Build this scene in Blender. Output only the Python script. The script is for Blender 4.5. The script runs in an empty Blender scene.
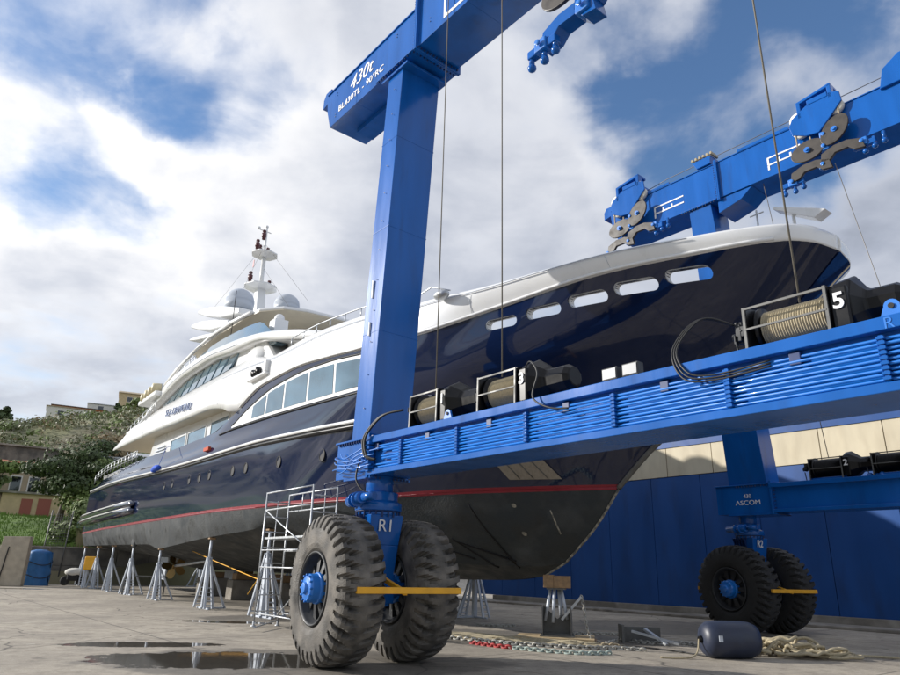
import bpy, bmesh, math, random
from mathutils import Matrix, Vector
random.seed(7)
sc = bpy.context.scene
col = sc.collection
R = math.radians

# ------------------------------------------------------------------ frames
def frame(ox, oy, ang):
    return Matrix.Translation((ox, oy, 0)) @ Matrix.Rotation(ang, 4, 'Z')
W0 = Matrix.Identity(4)
FL = frame(0, 0, R(129))            # lift frame: x = u, y = -v
FY = frame(2.81, 18.06, R(126.5))   # yacht frame: x = aft, y = towards camera side, z up
def L(u, v, z): return (u, -v, z)

# ------------------------------------------------------------------ materials
def mat(name, color, rough=.5, metal=0, coat=0, var=0, vscale=3, bump=0, bscale=30, spec=.5, color2=None, mixscale=4, mixlo=.45, mixhi=.6, stretch=None, detail=6, coords='Object'):
    m = bpy.data.materials.new(name); m.use_nodes = True
    nt = m.node_tree; b = nt.nodes['Principled BSDF']
    b.inputs['Base Color'].default_value = (*color, 1)
    b.inputs['Roughness'].default_value = rough
    b.inputs['Metallic'].default_value = metal
    b.inputs['Coat Weight'].default_value = coat
    b.inputs['Coat Roughness'].default_value = .04
    b.inputs['Specular IOR Level'].default_value = spec
    if var or bump or color2:
        tc = nt.nodes.new('ShaderNodeTexCoord'); src = tc.outputs[coords]
        if coords == 'Position':
            pass
        if stretch:
            mp = nt.nodes.new('ShaderNodeMapping'); mp.inputs['Scale'].default_value = stretch
            nt.links.new(src, mp.inputs['Vector']); src = mp.outputs['Vector']
        last = None
        if color2:
            n = nt.nodes.new('ShaderNodeTexNoise'); n.inputs['Scale'].default_value = mixscale; n.inputs['Detail'].default_value = detail
            nt.links.new(src, n.inputs['Vector'])
            r = nt.nodes.new('ShaderNodeMapRange'); r.inputs[1].default_value = mixlo; r.inputs[2].default_value = mixhi
            nt.links.new(n.outputs['Fac'], r.inputs[0])
            mx = nt.nodes.new('ShaderNodeMix'); mx.data_type = 'RGBA'
            mx.inputs[6].default_value = (*color, 1); mx.inputs[7].default_value = (*color2, 1)
            nt.links.new(r.outputs[0], mx.inputs[0]); last = mx.outputs[2]
        if var:
            n = nt.nodes.new('ShaderNodeTexNoise'); n.inputs['Scale'].default_value = vscale; n.inputs['Detail'].default_value = 8
            nt.links.new(src, n.inputs['Vector'])
            r = nt.nodes.new('ShaderNodeMapRange'); r.inputs[1].default_value = .25; r.inputs[2].default_value = .75
            r.inputs[3].default_value = 1 - var; r.inputs[4].default_value = 1 + var
            nt.links.new(n.outputs['Fac'], r.inputs[0])
            h = nt.nodes.new('ShaderNodeHueSaturation'); h.inputs['Color'].default_value = (*color, 1)
            if last: nt.links.new(last, h.inputs['Color'])
            nt.links.new(r.outputs[0], h.inputs['Value']); last = h.outputs[0]
            rr = nt.nodes.new('ShaderNodeMapRange'); rr.inputs[1].default_value = .3; rr.inputs[2].default_value = .7
            rr.inputs[3].default_value = max(rough * (1 - var), .02); rr.inputs[4].default_value = min(rough * (1 + var), 1)
            nt.links.new(n.outputs['Fac'], rr.inputs[0]); nt.links.new(rr.outputs[0], b.inputs['Roughness'])
        if last: nt.links.new(last, b.inputs['Base Color'])
        if bump:
            n = nt.nodes.new('ShaderNodeTexNoise'); n.inputs['Scale'].default_value = bscale; n.inputs['Detail'].default_value = 6
            nt.links.new(src, n.inputs['Vector'])
            bp = nt.nodes.new('ShaderNodeBump'); bp.inputs['Strength'].default_value = bump; bp.inputs['Distance'].default_value = .05
            nt.links.new(n.outputs['Fac'], bp.inputs['Height']); nt.links.new(bp.outputs[0], b.inputs['Normal'])
    return m
M = {}
M['blue'] = mat('blue_paint', (.007, .105, .41), .17, spec=.4, var=.16, vscale=1.6, bump=.05, bscale=3, color2=(.012, .075, .27), mixscale=2.6, mixlo=.56, mixhi=.84, stretch=(1.3, 1.3, .22), detail=10)
M['blue_dk'] = mat('blue_bolt', (.006, .03, .13), .5)
M['navy'] = mat('navy_gelcoat', (.006, .013, .046), .05, coat=.15, bump=.012, bscale=.45)
M['white'] = mat('white_gelcoat', (.8, .805, .8), .28, coat=.4, var=.03, vscale=1.5, color2=(.68, .68, .66), mixscale=1.4, mixlo=.6, mixhi=.85, stretch=(1, 1, .25), detail=10)
M['cream'] = mat('cream_soffit', (.62, .56, .44), .45, var=.05)
M['red'] = mat('red_boot_stripe', (.23, .01, .025), .4, var=.15, vscale=4)
M['af'] = mat('worn_antifouling', (.024, .029, .032), .72, var=.4, vscale=1.8, bump=.25, bscale=18, color2=(.068, .074, .076), mixscale=1.1, mixlo=.48, mixhi=.8)
M['scuff'] = mat('bare_scuffed_primer', (.42, .38, .3), .8, color2=(.1, .1, .09), mixscale=9, mixlo=.35, mixhi=.6)
M['glass'] = mat('tinted_glass', (.05, .13, .19), .03, spec=.8, coat=1, var=.35, vscale=.9)
M['darkglass'] = mat('dark_glass', (.01, .012, .015), .08, coat=1)
M['tyre'] = mat('dusty_rubber', (.045, .043, .04), .88, var=.4, vscale=4, bump=.35, bscale=45, color2=(.185, .168, .145), mixscale=2.6, mixlo=.32, mixhi=.68, detail=10)
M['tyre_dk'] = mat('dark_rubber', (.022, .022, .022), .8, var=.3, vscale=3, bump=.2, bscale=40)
M['rim'] = mat('dark_steel_rim', (.03, .032, .035), .55, var=.25, vscale=6)
M['black'] = mat('black_steel', (.004, .004, .005), .35, var=.2, vscale=5, spec=.3)
M['hose'] = mat('black_hose', (.015, .015, .015), .5)
M['steel'] = mat('galvanised_steel', (.48, .5, .52), .42, metal=.6, var=.15, vscale=9)
M['jack'] = mat('grey_painted_jack', (.5, .54, .6), .5, metal=.2, var=.18, vscale=5)
M['rope'] = mat('tan_rope', (.42, .36, .24), .9, var=.2, vscale=30, bump=.3, bscale=120)
M['wire'] = mat('steel_cable', (.2, .19, .18), .5, metal=.5)
M['yellow'] = mat('yellow_paint', (.8, .4, .02), .45, var=.12, vscale=5)
M['brown'] = mat('brown_grey_plate', (.042, .034, .027), .5, var=.25, vscale=4)
M['letter'] = mat('white_lettering', (.8, .8, .8), .5)
M['wood'] = mat('timber', (.3, .19, .1), .8, var=.3, vscale=12, bump=.2, bscale=40)
M['wall_blue'] = mat('blue_cladding', (.006, .065, .25), .45, var=.16, vscale=.9, bump=.04, bscale=3, color2=(.008, .045, .16), mixscale=1.4, mixlo=.5, mixhi=.8, stretch=(1, 1, .3))
M['wall_cream'] = mat('cream_cladding', (.6, .53, .38), .6, var=.1, vscale=1.4, color2=(.5, .43, .3), mixscale=1.8, mixlo=.45, mixhi=.75, stretch=(1, 1, .3))
M['concrete'] = mat('concrete', (.3, .275, .235), .9, var=.22, vscale=2.5, bump=.3, bscale=14, color2=(.2, .18, .15), mixscale=.9)
M['blockwork'] = mat('weathered_block', (.17, .155, .13), .95, var=.3, vscale=1.4, bump=.4, bscale=9, color2=(.09, .085, .075), mixscale=.8)
M['pillar'] = mat('tan_concrete', (.42, .37, .29), .9, var=.2, vscale=2.5, bump=.3, bscale=14)
M['pvc'] = mat('blue_tarpaulin', (.02, .13, .36), .5, var=.15, vscale=3, bump=.5, bscale=4)
M['fender'] = mat('navy_fender_rubber', (.02, .028, .055), .45, var=.2, vscale=4)
M['bark'] = mat('bark', (.1, .075, .055), .95, var=.3, vscale=6)
M['leaf_pine'] = mat('pine_needles', (.06, .09, .03), .8, var=.45, vscale=.9)
M['leaf_olive'] = mat('olive_foliage', (.2, .21, .12), .8, var=.4, vscale=.7)
M['leaf_mid'] = mat('mid_foliage', (.15, .2, .06), .8, var=.4, vscale=.6)
M['leaf_dry'] = mat('dry_foliage', (.3, .24, .14), .9, var=.35, vscale=.6)
M['grass'] = mat('bright_grass', (.12, .2, .03), .9, var=.35, vscale=1.2)
M['reed'] = mat('dry_reeds', (.2, .17, .09), .9, var=.3, vscale=2)
M['stucco'] = mat('tan_stucco', (.42, .34, .23), .9, var=.15, vscale=1.5)
M['stucco_y'] = mat('yellow_stucco', (.55, .43, .25), .9, var=.15, vscale=1.5)
M['stucco_w'] = mat('white_stucco', (.7, .68, .62), .9, var=.1)
M['tile'] = mat('orange_roof_tile', (.36, .12, .05), .85, var=.25, vscale=5)
M['door_red'] = mat('faded_red_door', (.32, .1, .07), .7)
M['grey_roof'] = mat('pale_metal_roof', (.42, .44, .46), .4, metal=.3, var=.1)
M['dark'] = mat('dark_opening', (.015, .015, .017), .7)
M['steelplate'] = mat('dull_steel_plate', (.13, .13, .125), .55, metal=.4, var=.3, vscale=5)
M['cable'] = mat('greased_cable', (.16, .145, .115), .6, var=.2, vscale=20)
M['hub'] = mat('bright_blue_hub', (.01, .17, .6), .4, coat=.3, var=.1)

# ------------------------------------------------------------------ mesh builder
WM = {}
class MB:
    def __init__(s, F=W0):
        s.F = F; s.bm = bmesh.new()
    def box(s, a, b, taper=None):
        x0, x1 = sorted((a[0], b[0])); y0, y1 = sorted((a[1], b[1])); z0, z1 = sorted((a[2], b[2]))
        v = [s.bm.verts.new(p) for p in ((x0,y0,z0),(x1,y0,z0),(x1,y1,z0),(x0,y1,z0),(x0,y0,z1),(x1,y0,z1),(x1,y1,z1),(x0,y1,z1))]
        for f in ((3,2,1,0),(4,5,6,7),(0,1,5,4),(1,2,6,5),(2,3,7,6),(3,0,4,7)): s.bm.faces.new([v[i] for i in f])
        return s
    def hexa(s, p):   # 8 points bottom ring then top ring
        v = [s.bm.verts.new(q) for q in p]
        for f in ((3,2,1,0),(4,5,6,7),(0,1,5,4),(1,2,6,5),(2,3,7,6),(3,0,4,7)): s.bm.faces.new([v[i] for i in f])
        return s
    def prism(s, poly, d):    # polygon points 3D extruded by vector d
        d = Vector(d); a = [s.bm.verts.new(p) for p in poly]; b = [s.bm.verts.new(Vector(p) + d) for p in poly]
        s.bm.faces.new(a); s.bm.faces.new(b[::-1]); n = len(a)
        for i in range(n): s.bm.faces.new((a[i], b[i], b[(i+1) % n], a[(i+1) % n]))
        return s
    def tube(s, pts, r, n=8, cap=True, closed=False):
        pts = [Vector(p) for p in pts]; rings = []
        rr = r if isinstance(r, (list, tuple)) else [r] * len(pts)
        ref = None
        for i, p in enumerate(pts):
            if closed: d = pts[(i+1) % len(pts)] - pts[i-1]
            else: d = pts[min(i+1, len(pts)-1)] - pts[max(i-1, 0)]
            if d.length < 1e-9: d = Vector((0,0,1))
            d.normalize()
            if ref is None: ref = Vector((0,0,1)) if abs(d.z) < .9 else Vector((1,0,0))
            x = d.cross(ref)
            if x.length < 1e-4: x = d.orthogonal()
            x.normalize(); y = x.cross(d); y.normalize(); ref = y
            rings.append([s.bm.verts.new(p + (x*math.cos(2*math.pi*k/n) + y*math.sin(2*math.pi*k/n))*rr[i]) for k in range(n)])
        m = len(rings)
        for i in range(m if closed else m-1):
            a, b = rings[i], rings[(i+1) % m]
            for k in range(n):
                f = s.bm.faces.new((a[k], a[(k+1) % n], b[(k+1) % n], b[k])); f.smooth = True
        if cap and not closed:
            s.bm.faces.new(rings[0][::-1]); s.bm.faces.new(rings[-1])
        return s
    def bar(s, a, b, w, h=None, up=(0,0,1)):
        h = h or w; a = Vector(a); b = Vector(b); d = (b-a).normalized(); up = Vector(up)
        if abs(d.dot(up)) > .95: up = Vector((1,0,0))
        x = d.cross(up).normalized(); y = x.cross(d).normalized()
        P = []
        for p in (a, b):
            P += [p - x*w/2 - y*h/2, p + x*w/2 - y*h/2, p + x*w/2 + y*h/2, p - x*w/2 + y*h/2]
        return s.hexa(P)
    def lathe(s, c, axis, prof, n=32, smooth=True, cap=True):
        c = Vector(c); ax = Vector(axis).normalized(); x = ax.orthogonal().normalized(); y = ax.cross(x)
        rings = []
        for (h, r) in prof:
            rings.append([s.bm.verts.new(c + ax*h + (x*math.cos(2*math.pi*k/n) + y*math.sin(2*math.pi*k/n))*max(r, 1e-4)) for k in range(n)])
        for a, b in zip(rings, rings[1:]):
            for k in range(n):
                f = s.bm.faces.new((a[k], a[(k+1) % n], b[(k+1) % n], b[k])); f.smooth = smooth
        if cap:
            s.bm.faces.new(rings[0][::-1]); s.bm.faces.new(rings[-1])
        return s
    def sphere(s, c, r, sx=1, sy=1, sz=1, n=16):
        mm = Matrix.Translation(c) @ Matrix.Diagonal((r*sx, r*sy, r*sz, 1))
        g = bmesh.ops.create_uvsphere(s.bm, u_segments=n, v_segments=n//2+2, radius=1, matrix=mm)
        for v in g['verts']:
            for f in v.link_faces: f.smooth = True
        return s
    def grid(s, rows, smooth=True, flip=False):
        V = [[s.bm.verts.new(p) for p in r] for r in rows]
        for i in range(len(V)-1):
            for k in range(len(V[0])-1):
                q = (V[i][k], V[i][k+1], V[i+1][k+1], V[i+1][k])
                f = s.bm.faces.new(q[::-1] if flip else q); f.smooth = smooth
        return s
    def quad(s, c, n, size, ang=0):
        n = Vector(n).normalized(); x = n.orthogonal().normalized(); y = n.cross(x)
        x, y = x*math.cos(ang)+y*math.sin(ang), y*math.cos(ang)-x*math.sin(ang)
        c = Vector(c); v = [s.bm.verts.new(c + x*a*size + y*b*size) for a, b in ((-1,-.5),(.2,-.9),(1,.4),(-.3,.9))]
        s.bm.faces.new(v)
    def build(s, name, m, parent=None, bevel=0, recalc=True, weld=False, seg=2):
        if weld: bmesh.ops.remove_doubles(s.bm, verts=s.bm.verts, dist=1e-4)
        if recalc: bmesh.ops.recalc_face_normals(s.bm, faces=s.bm.faces)
        pm = WM.get(parent.name, W0) if parent else W0
        if parent is None:
            # origin at base of the bounding box
            co = [s.F @ v.co for v in s.bm.verts]
            c = Vector(((min(p.x for p in co)+max(p.x for p in co))/2, (min(p.y for p in co)+max(p.y for p in co))/2, min(p.z for p in co)))
            T = Matrix.Translation(c); wm = T
            s.bm.transform(T.inverted() @ s.F)
        else:
            wm = pm
            s.bm.transform(pm.inverted() @ s.F)
        me = bpy.data.meshes.new(name); s.bm.to_mesh(me); s.bm.free()
        o = bpy.data.objects.new(name, me); col.objects.link(o)
        for mm in (m if isinstance(m, (list, tuple)) else [m]): me.materials.append(mm)
        if parent: o.parent = parent
        else: o.matrix_world = wm
        WM[o.name] = wm
        if bevel:
            b = o.modifiers.new('bevel', 'BEVEL'); b.width = bevel; b.segments = seg; b.limit_method = 'ANGLE'; b.angle_limit = R(40)
        return o
def tag(o, label, cat=None, group=None, kind=None):
    if label: o['label'] = label
    if cat: o['category'] = cat
    if group: o['group'] = group
    if kind: o['kind'] = kind
    return o
def empty(name, F, loc):
    o = bpy.data.objects.new(name, None); o.empty_display_size = .3; col.objects.link(o)
    m = F @ Matrix.Translation(loc); o.matrix_world = m; WM[o.name] = m; return o
def children(o): return [c for c in bpy.data.objects if c.parent == o]
def copy_tree(o, parent=None, xf=None):
    kids = children(o)
    c = o.copy(); col.objects.link(c)
    if parent: c.parent = parent
    if xf is not None: c.matrix_world = xf; WM[c.name] = xf
    for k in kids: copy_tree(k, c)
    return c
def text(body, size, F, loc, xdir, zdir, m, parent, name='lettering', depth=.01, bold=.0, align='CENTER', shear=0, xs=1):
    cu = bpy.data.curves.new(name, 'FONT'); cu.body = body; cu.size = size; cu.extrude = depth; cu.align_x = align; cu.align_y = 'CENTER'; cu.offset = bold; cu.shear = shear
    t = bpy.data.objects.new('tmp', cu); col.objects.link(t)
    bpy.context.view_layer.update()
    me = bpy.data.meshes.new_from_object(t.evaluated_get(bpy.context.evaluated_depsgraph_get()))
    bpy.data.objects.remove(t)
    x = Vector(xdir).normalized(); y = Vector(zdir).normalized(); z = x.cross(y)
    m4 = Matrix((x*xs, y, z)).transposed().to_4x4(); m4.translation = Vector(loc)
    me.transform(WM[parent.name].inverted() @ F @ m4)
    me.materials.clear(); me.materials.append(m)
    o = bpy.data.objects.new(name, me); col.objects.link(o); o.parent = parent; WM[o.name] = WM[parent.name]
    return o
def interp(tab, x):
    if x <= tab[0][0]: return tab[0][1:]
    if x >= tab[-1][0]: return tab[-1][1:]
    for i in range(len(tab)-1):
        if tab[i][0] <= x <= tab[i+1][0]:
            p0 = tab[max(i-1,0)]; p1 = tab[i]; p2 = tab[i+1]; p3 = tab[min(i+2,len(tab)-1)]
            h = p2[0]-p1[0]; t = (x-p1[0])/h; out = []
            for k in range(1, len(p1)):
                d = (p2[k]-p1[k])/h
                d0 = (p1[k]-p0[k])/(p1[0]-p0[0]) if p1[0] > p0[0] else d
                d1 = (p3[k]-p2[k])/(p3[0]-p2[0]) if p3[0] > p2[0] else d
                m1 = 0 if d0*d <= 0 else 2*d0*d/(d0+d)
                m2 = 0 if d1*d <= 0 else 2*d1*d/(d1+d)
                if i == 0: m1 = d*1.0 if k != 1 else d
                out.append((2*t**3-3*t*t+1)*p1[k]+(t**3-2*t*t+t)*h*m1+(-2*t**3+3*t*t)*p2[k]+(t**3-t*t)*h*m2)
            return tuple(out)

# ------------------------------------------------------------------ camera
cam = bpy.data.cameras.new('camera'); co = bpy.data.objects.new('camera', cam); col.objects.link(co)
P, RO = R(18.98), R(1.5)
f = Vector((0, math.cos(P), math.sin(P))); r0 = Vector((1,0,0)); u0 = r0.cross(f)
r = r0*math.cos(RO) + u0*math.sin(RO); u = -r0*math.sin(RO) + u0*math.cos(RO)
m4 = Matrix((r, u, -f)).transposed().to_4x4(); m4.translation = (0, 0, 1.6); co.matrix_world = m4
cam.sensor_width = 36; cam.lens = 676/900*36; cam.clip_end = 3000; cam.clip_start = .05
sc.camera = co

# ------------------------------------------------------------------ light
SAZ, SEL = R(-80.5), R(21.5)
sd = Vector((math.cos(SEL)*math.sin(SAZ), math.cos(SEL)*math.cos(SAZ), math.sin(SEL)))
sun = bpy.data.lights.new('sun', 'SUN'); sun.energy = 4.6; sun.angle = R(.55); sun.color = (1, .955, .895)
so = bpy.data.objects.new('sun', sun); col.objects.link(so); so.rotation_euler = sd.to_track_quat('Z', 'Y').to_euler(); so.location = (0, 0, 40)
w = bpy.data.worlds.new('World'); sc.world = w; w.use_nodes = True; nt = w.node_tree
bg = nt.nodes['Background']; bg.inputs['Strength'].default_value = .1
sky = nt.nodes.new('ShaderNodeTexSky'); sky.sky_type = 'NISHITA'; sky.sun_disc = False
sky.sun_elevation = SEL; sky.sun_rotation = SAZ; sky.air_density = 1.25; sky.dust_density = .6; sky.ozone_density = 2.2
tc = nt.nodes.new('ShaderNodeTexCoord')
def N(t, **kw):
    n = nt.nodes.new(t)
    for k, v in kw.items(): setattr(n, k, v)
    return n
def VM(op, a, b=None):
    n = N('ShaderNodeVectorMath', operation=op)
    for i, q in enumerate((a, b)):
        if q is None: continue
        if isinstance(q, (tuple, list)): n.inputs[i].default_value = q
        else: nt.links.new(q, n.inputs[i])
    return n
def MA(op, a, b=None, clamp=False):
    n = N('ShaderNodeMath', operation=op); n.use_clamp = clamp
    for i, q in enumerate((a, b)):
        if q is None: continue
        if isinstance(q, (int, float)): n.inputs[i].default_value = q
        else: nt.links.new(q, n.inputs[i])
    return n.outputs[0]
vec = tc.outputs['Generated']
sep = N('ShaderNodeSeparateXYZ'); nt.links.new(vec, sep.inputs[0])
zz = MA('MAXIMUM', sep.outputs[2], .02); zz = MA('ADD', zz, .18)
cmb = N('ShaderNodeCombineXYZ'); nt.links.new(MA('DIVIDE', sep.outputs[0], zz), cmb.inputs[0]); nt.links.new(MA('DIVIDE', sep.outputs[1], zz), cmb.inputs[1])
cmb.inputs[2].default_value = 3.7
def noise(scale, detail=10, rough=.55, dist=0, off=(0,0,0), src=None):
    a = VM('ADD', src or cmb.outputs[0], off)
    n = N('ShaderNodeTexNoise'); n.inputs['Scale'].default_value = scale; n.inputs['Detail'].default_value = detail
    n.inputs['Roughness'].default_value = rough; n.inputs['Distortion'].default_value = dist
    nt.links.new(a.outputs[0], n.inputs['Vector']); return n.outputs['Fac']
n1 = noise(1.15, 11, .55, .35); n2 = noise(3.6, 8, .55, .3, (5, 2, 1)); n3 = noise(.7, 5, .5, 0, (9, 4, 2))
cov = MA('ADD', MA('MULTIPLY', n1, .48), MA('MULTIPLY', n2, .52))
def dirv(az, el): return (math.cos(R(el))*math.sin(R(az)), math.cos(R(el))*math.cos(R(az)), math.sin(R(el)))
wn = N('ShaderNodeTexNoise'); wn.inputs['Scale'].default_value = 5.5; wn.inputs['Detail'].default_value = 7; nt.links.new(vec, wn.inputs['Vector'])
wv = VM('SUBTRACT', wn.outputs['Color'], (.5, .5, .5)); wsc = VM('SCALE', wv.outputs[0]); wsc.inputs['Scale'].default_value = .42
warp = VM('NORMALIZE', VM('ADD', vec, wsc.outputs[0]).outputs[0])
def spot(az, el, width, amt):
    d = VM('DOT_PRODUCT', warp.outputs[0], dirv(az, el)).outputs['Value']
    rr = N('ShaderNodeMapRange'); rr.interpolation_type = 'SMOOTHSTEP'
    rr.inputs[1].default_value = math.cos(R(width)); rr.inputs[2].default_value = 1; rr.inputs[3].default_value = 0; rr.inputs[4].default_value = amt
    nt.links.new(d, rr.inputs[0]); return rr.outputs[0]
# open patches of blue and denser banks at fixed places of the sky
for az, el, width, amt in ((-35, 38, 9, .15), (-24, 37, 8, .08), (-35, 26, 8, .13), (-25, 22, 6, .09), (27, 36, 12, .16), (20, 32, 8, .09), (38, 41, 12, .14), (-20, 44, 8, .08), (13, 40, 7, .05),
                       (5, 31, 14, -.08), (-14, 25, 14, -.12), (-31, 31, 5, -.1), (-10, 42, 12, -.05), (33, 22, 10, -.08), (-28, 14, 12, -.08)):
    cov = MA('SUBTRACT', cov, spot(az, el, width, amt))
mr = N('ShaderNodeMapRange'); mr.interpolation_type = 'SMOOTHSTEP'; mr.inputs[1].default_value = .29; mr.inputs[2].default_value = .58
nt.links.new(cov, mr.inputs[0]); cmask = MA('MULTIPLY', mr.outputs[0], .95)
lit = MA('ADD', spot(-29, 32, 22, .1), spot(14, 26, 14, .03))
# cloud brightness: thick parts grey, edges white
br = N('ShaderNodeMapRange'); br.inputs[1].default_value = .36; br.inputs[2].default_value = .66; br.inputs[3].default_value = 10.6; br.inputs[4].default_value = 4.0
nt.links.new(MA('SUBTRACT', MA('ADD', MA('MULTIPLY', cov, .5), MA('MULTIPLY', n3, .5)), lit), br.inputs[0])
br2 = MA('MULTIPLY', br.outputs[0], MA('ADD', MA('MULTIPLY', noise(5, 6, .5, .2, (3, 3, 3)), .3), .85))
cc = N('ShaderNodeMix'); cc.data_type = 'RGBA'; cc.inputs[6].default_value = (.78, .845, 1.0, 1); cc.inputs[7].default_value = (1, .985, .97, 1)
mr3 = N('ShaderNodeMapRange'); mr3.inputs[1].default_value = 5.0; mr3.inputs[2].default_value = 10; nt.links.new(br2, mr3.inputs[0]); nt.links.new(mr3.outputs[0], cc.inputs[0])
ccol = VM('SCALE', cc.outputs[2]); nt.links.new(br2, ccol.inputs['Scale'])
mix = N('ShaderNodeMix'); mix.data_type = 'RGBA'; nt.links.new(cmask, mix.inputs[0]); tint = VM('MULTIPLY', sky.outputs[0], (.95, 1.15, 1.42)); nt.links.new(tint.outputs[0], mix.inputs[6]); nt.links.new(ccol.outputs[0], mix.inputs[7])
nt.links.new(mix.outputs[2], bg.inputs['Color'])
vs = sc.view_settings; vs.view_transform = 'Standard'; vs.look = 'None'; vs.exposure = .2; vs.gamma = 1; vs.use_curve_mapping = False

# ------------------------------------------------------------------ ground
def ground_material():
    m = bpy.data.materials.new('yard_concrete'); m.use_nodes = True; nt = m.node_tree; b = nt.nodes['Principled BSDF']
    geo = nt.nodes.new('ShaderNodeNewGeometry')
    def mp(scale, rot=0):
        n = nt.nodes.new('ShaderNodeMapping'); n.inputs['Scale'].default_value = scale; n.inputs['Rotation'].default_value = (0, 0, rot)
        nt.links.new(geo.outputs['Position'], n.inputs['Vector']); return n.outputs[0]
    def no(scale, src, d=8, rough=.6):
        n = nt.nodes.new('ShaderNodeTexNoise'); n.inputs['Scale'].default_value = scale; n.inputs['Detail'].default_value = d; n.inputs['Roughness'].default_value = rough
        nt.links.new(src, n.inputs['Vector']); return n.outputs['Fac']
    def rg(x, a, b_, c=0, d=1):
        n = nt.nodes.new('ShaderNodeMapRange'); n.interpolation_type = 'SMOOTHSTEP'
        for i, q in enumerate((a, b_, c, d)): n.inputs[i+1].default_value = q
        nt.links.new(x, n.inputs[0]); return n.outputs[0]
    def ma(op, x, y, cl=False):
        n = nt.nodes.new('ShaderNodeMath'); n.operation = op; n.use_clamp = cl
        for i, q in enumerate((x, y)):
            if isinstance(q, (int, float)): n.inputs[i].default_value = q
            else: nt.links.new(q, n.inputs[i])
        return n.outputs[0]
    def mx(f_, a, b_):
        n = nt.nodes.new('ShaderNodeMix'); n.data_type = 'RGBA'
        for i, q in ((0, f_), (6, a), (7, b_)):
            if isinstance(q, tuple): n.inputs[i].default_value = (*q, 1)
            else: nt.links.new(q, n.inputs[i])
        return n.outputs[2]
    pos = mp((1,1,1))
    c = mx(rg(no(.35, pos), .35, .65), (.33, .292, .238), (.48, .425, .34))
    c = mx(rg(no(2.6, pos, 10, .7), .4, .75), c, (.25, .22, .178))
    fine = ma('MULTIPLY', rg(no(38, pos, 4), .2, .8, .8, 1.16), rg(no(9, pos, 12, .8), .35, .7, .86, 1.1))
    h = nt.nodes.new('ShaderNodeHueSaturation'); nt.links.new(c, h.inputs['Color']); nt.links.new(fine, h.inputs['Value']); c = h.outputs[0]
    # slab joints
    br = nt.nodes.new('ShaderNodeTexBrick'); br.offset = 0; br.inputs['Scale'].default_value = 1; br.inputs['Brick Width'].default_value = 5.5; br.inputs['Row Height'].default_value = 5.5
    br.inputs['Mortar Size'].default_value = .03; br.inputs['Mortar Smooth'].default_value = .3
    nt.links.new(mp((1,1,1), R(51)), br.inputs['Vector'])
    c = mx(ma('MULTIPLY', br.outputs['Fac'], .65), c, (.06, .055, .05))
    # cracks and tyre-worn streaks
    vo = nt.nodes.new('ShaderNodeTexVoronoi'); vo.feature = 'DISTANCE_TO_EDGE'; vo.inputs['Scale'].default_value = .22
    ad = nt.nodes.new('ShaderNodeVectorMath'); ad.operation = 'ADD'; nn = nt.nodes.new('ShaderNodeTexNoise'); nn.inputs['Scale'].default_value = .8; nt.links.new(pos, nn.inputs['Vector'])
    nt.links.new(pos, ad.inputs[0]); nt.links.new(nn.outputs['Color'], ad.inputs[1]); nt.links.new(ad.outputs[0], vo.inputs['Vector'])
    c = mx(rg(vo.outputs['Distance'], 0, .008, .75, 0), c, (.05, .045, .04))
    sp = rg(no(1.9, mp((1,1,1), .4), 3, .4), .68, .72); c = mx(ma('MULTIPLY', sp, .5), c, (.07, .06, .05))
    sp2 = rg(no(2.7, mp((1.3,1,1), 1.1), 2, .3), .72, .74); c = mx(ma('MULTIPLY', sp2, .35), c, (.55, .52, .46))
    st = rg(no(.9, mp((.25, 2.2, 1), R(51)), 5), .55, .75)
    c = mx(ma('MULTIPLY', st, .35), c, (.09, .083, .075))
    # damp ground: around the wheels and under the hull, plus puddles with a hard edge
    def blob(cx, cy, rx, ry, rot=0):
        n = nt.nodes.new('ShaderNodeMapping'); n.vector_type = 'TEXTURE'; n.inputs['Location'].default_value = (cx, cy, 0); n.inputs['Rotation'].default_value = (0, 0, rot); n.inputs['Scale'].default_value = (rx, ry, 1)
        nt.links.new(geo.outputs['Position'], n.inputs['Vector'])
        l = nt.nodes.new('ShaderNodeVectorMath'); l.operation = 'LENGTH'; nt.links.new(n.outputs[0], l.inputs[0]); return rg(l.outputs['Value'], .25, 1, 1, 0)
    pn = no(.85, pos, 6, .55)
    damp = None
    for a in ((-2.4, 13.2, 5.2, 3.0, .15), (-6, 36, 9, 16, R(36)), (1, 19, 7, 3.2, -.1), (-5, 23.5, 4, 2.4, .3), (8, 24, 6, 5, 0)):
        q = blob(*a); damp = q if damp is None else ma('MAXIMUM', damp, q)
    dm = rg(ma('ADD', ma('MULTIPLY', damp, .8), ma('MULTIPLY', pn, .75)), .62, .78)
    c = mx(ma('MULTIPLY', dm, .62), c, (.075, .069, .06))
    pd = None
    for a in ((-3.9, 13.2, 3.9, 1.9, .1), (-6.2, 15.2, 2.6, .8, .2), (-6.3, 21.5, 2.6, .7, -.1), (-25, 41, 4.5, 1.0, .1)):
        q = blob(*a); pd = q if pd is None else ma('MAXIMUM', pd, q)
    pm = rg(ma('ADD', ma('MULTIPLY', pd, .7), ma('MULTIPLY', no(1.9, pos, 9, .62), .95)), .84, .89)
    c = mx(ma('MULTIPLY', pm, .75), c, (.03, .027, .024))
    nt.links.new(c, b.inputs['Base Color'])
    ro = ma('MULTIPLY', rg(no(5, pos), .3, .7, .8, .95), rg(dm, 0, 1, 1, .75))
    rm = nt.nodes.new('ShaderNodeMix'); rm.data_type = 'FLOAT'; nt.links.new(pm, rm.inputs[0]); nt.links.new(ro, rm.inputs[2]); rm.inputs[3].default_value = .05
    nt.links.new(rm.outputs[0], b.inputs['Roughness'])
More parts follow.
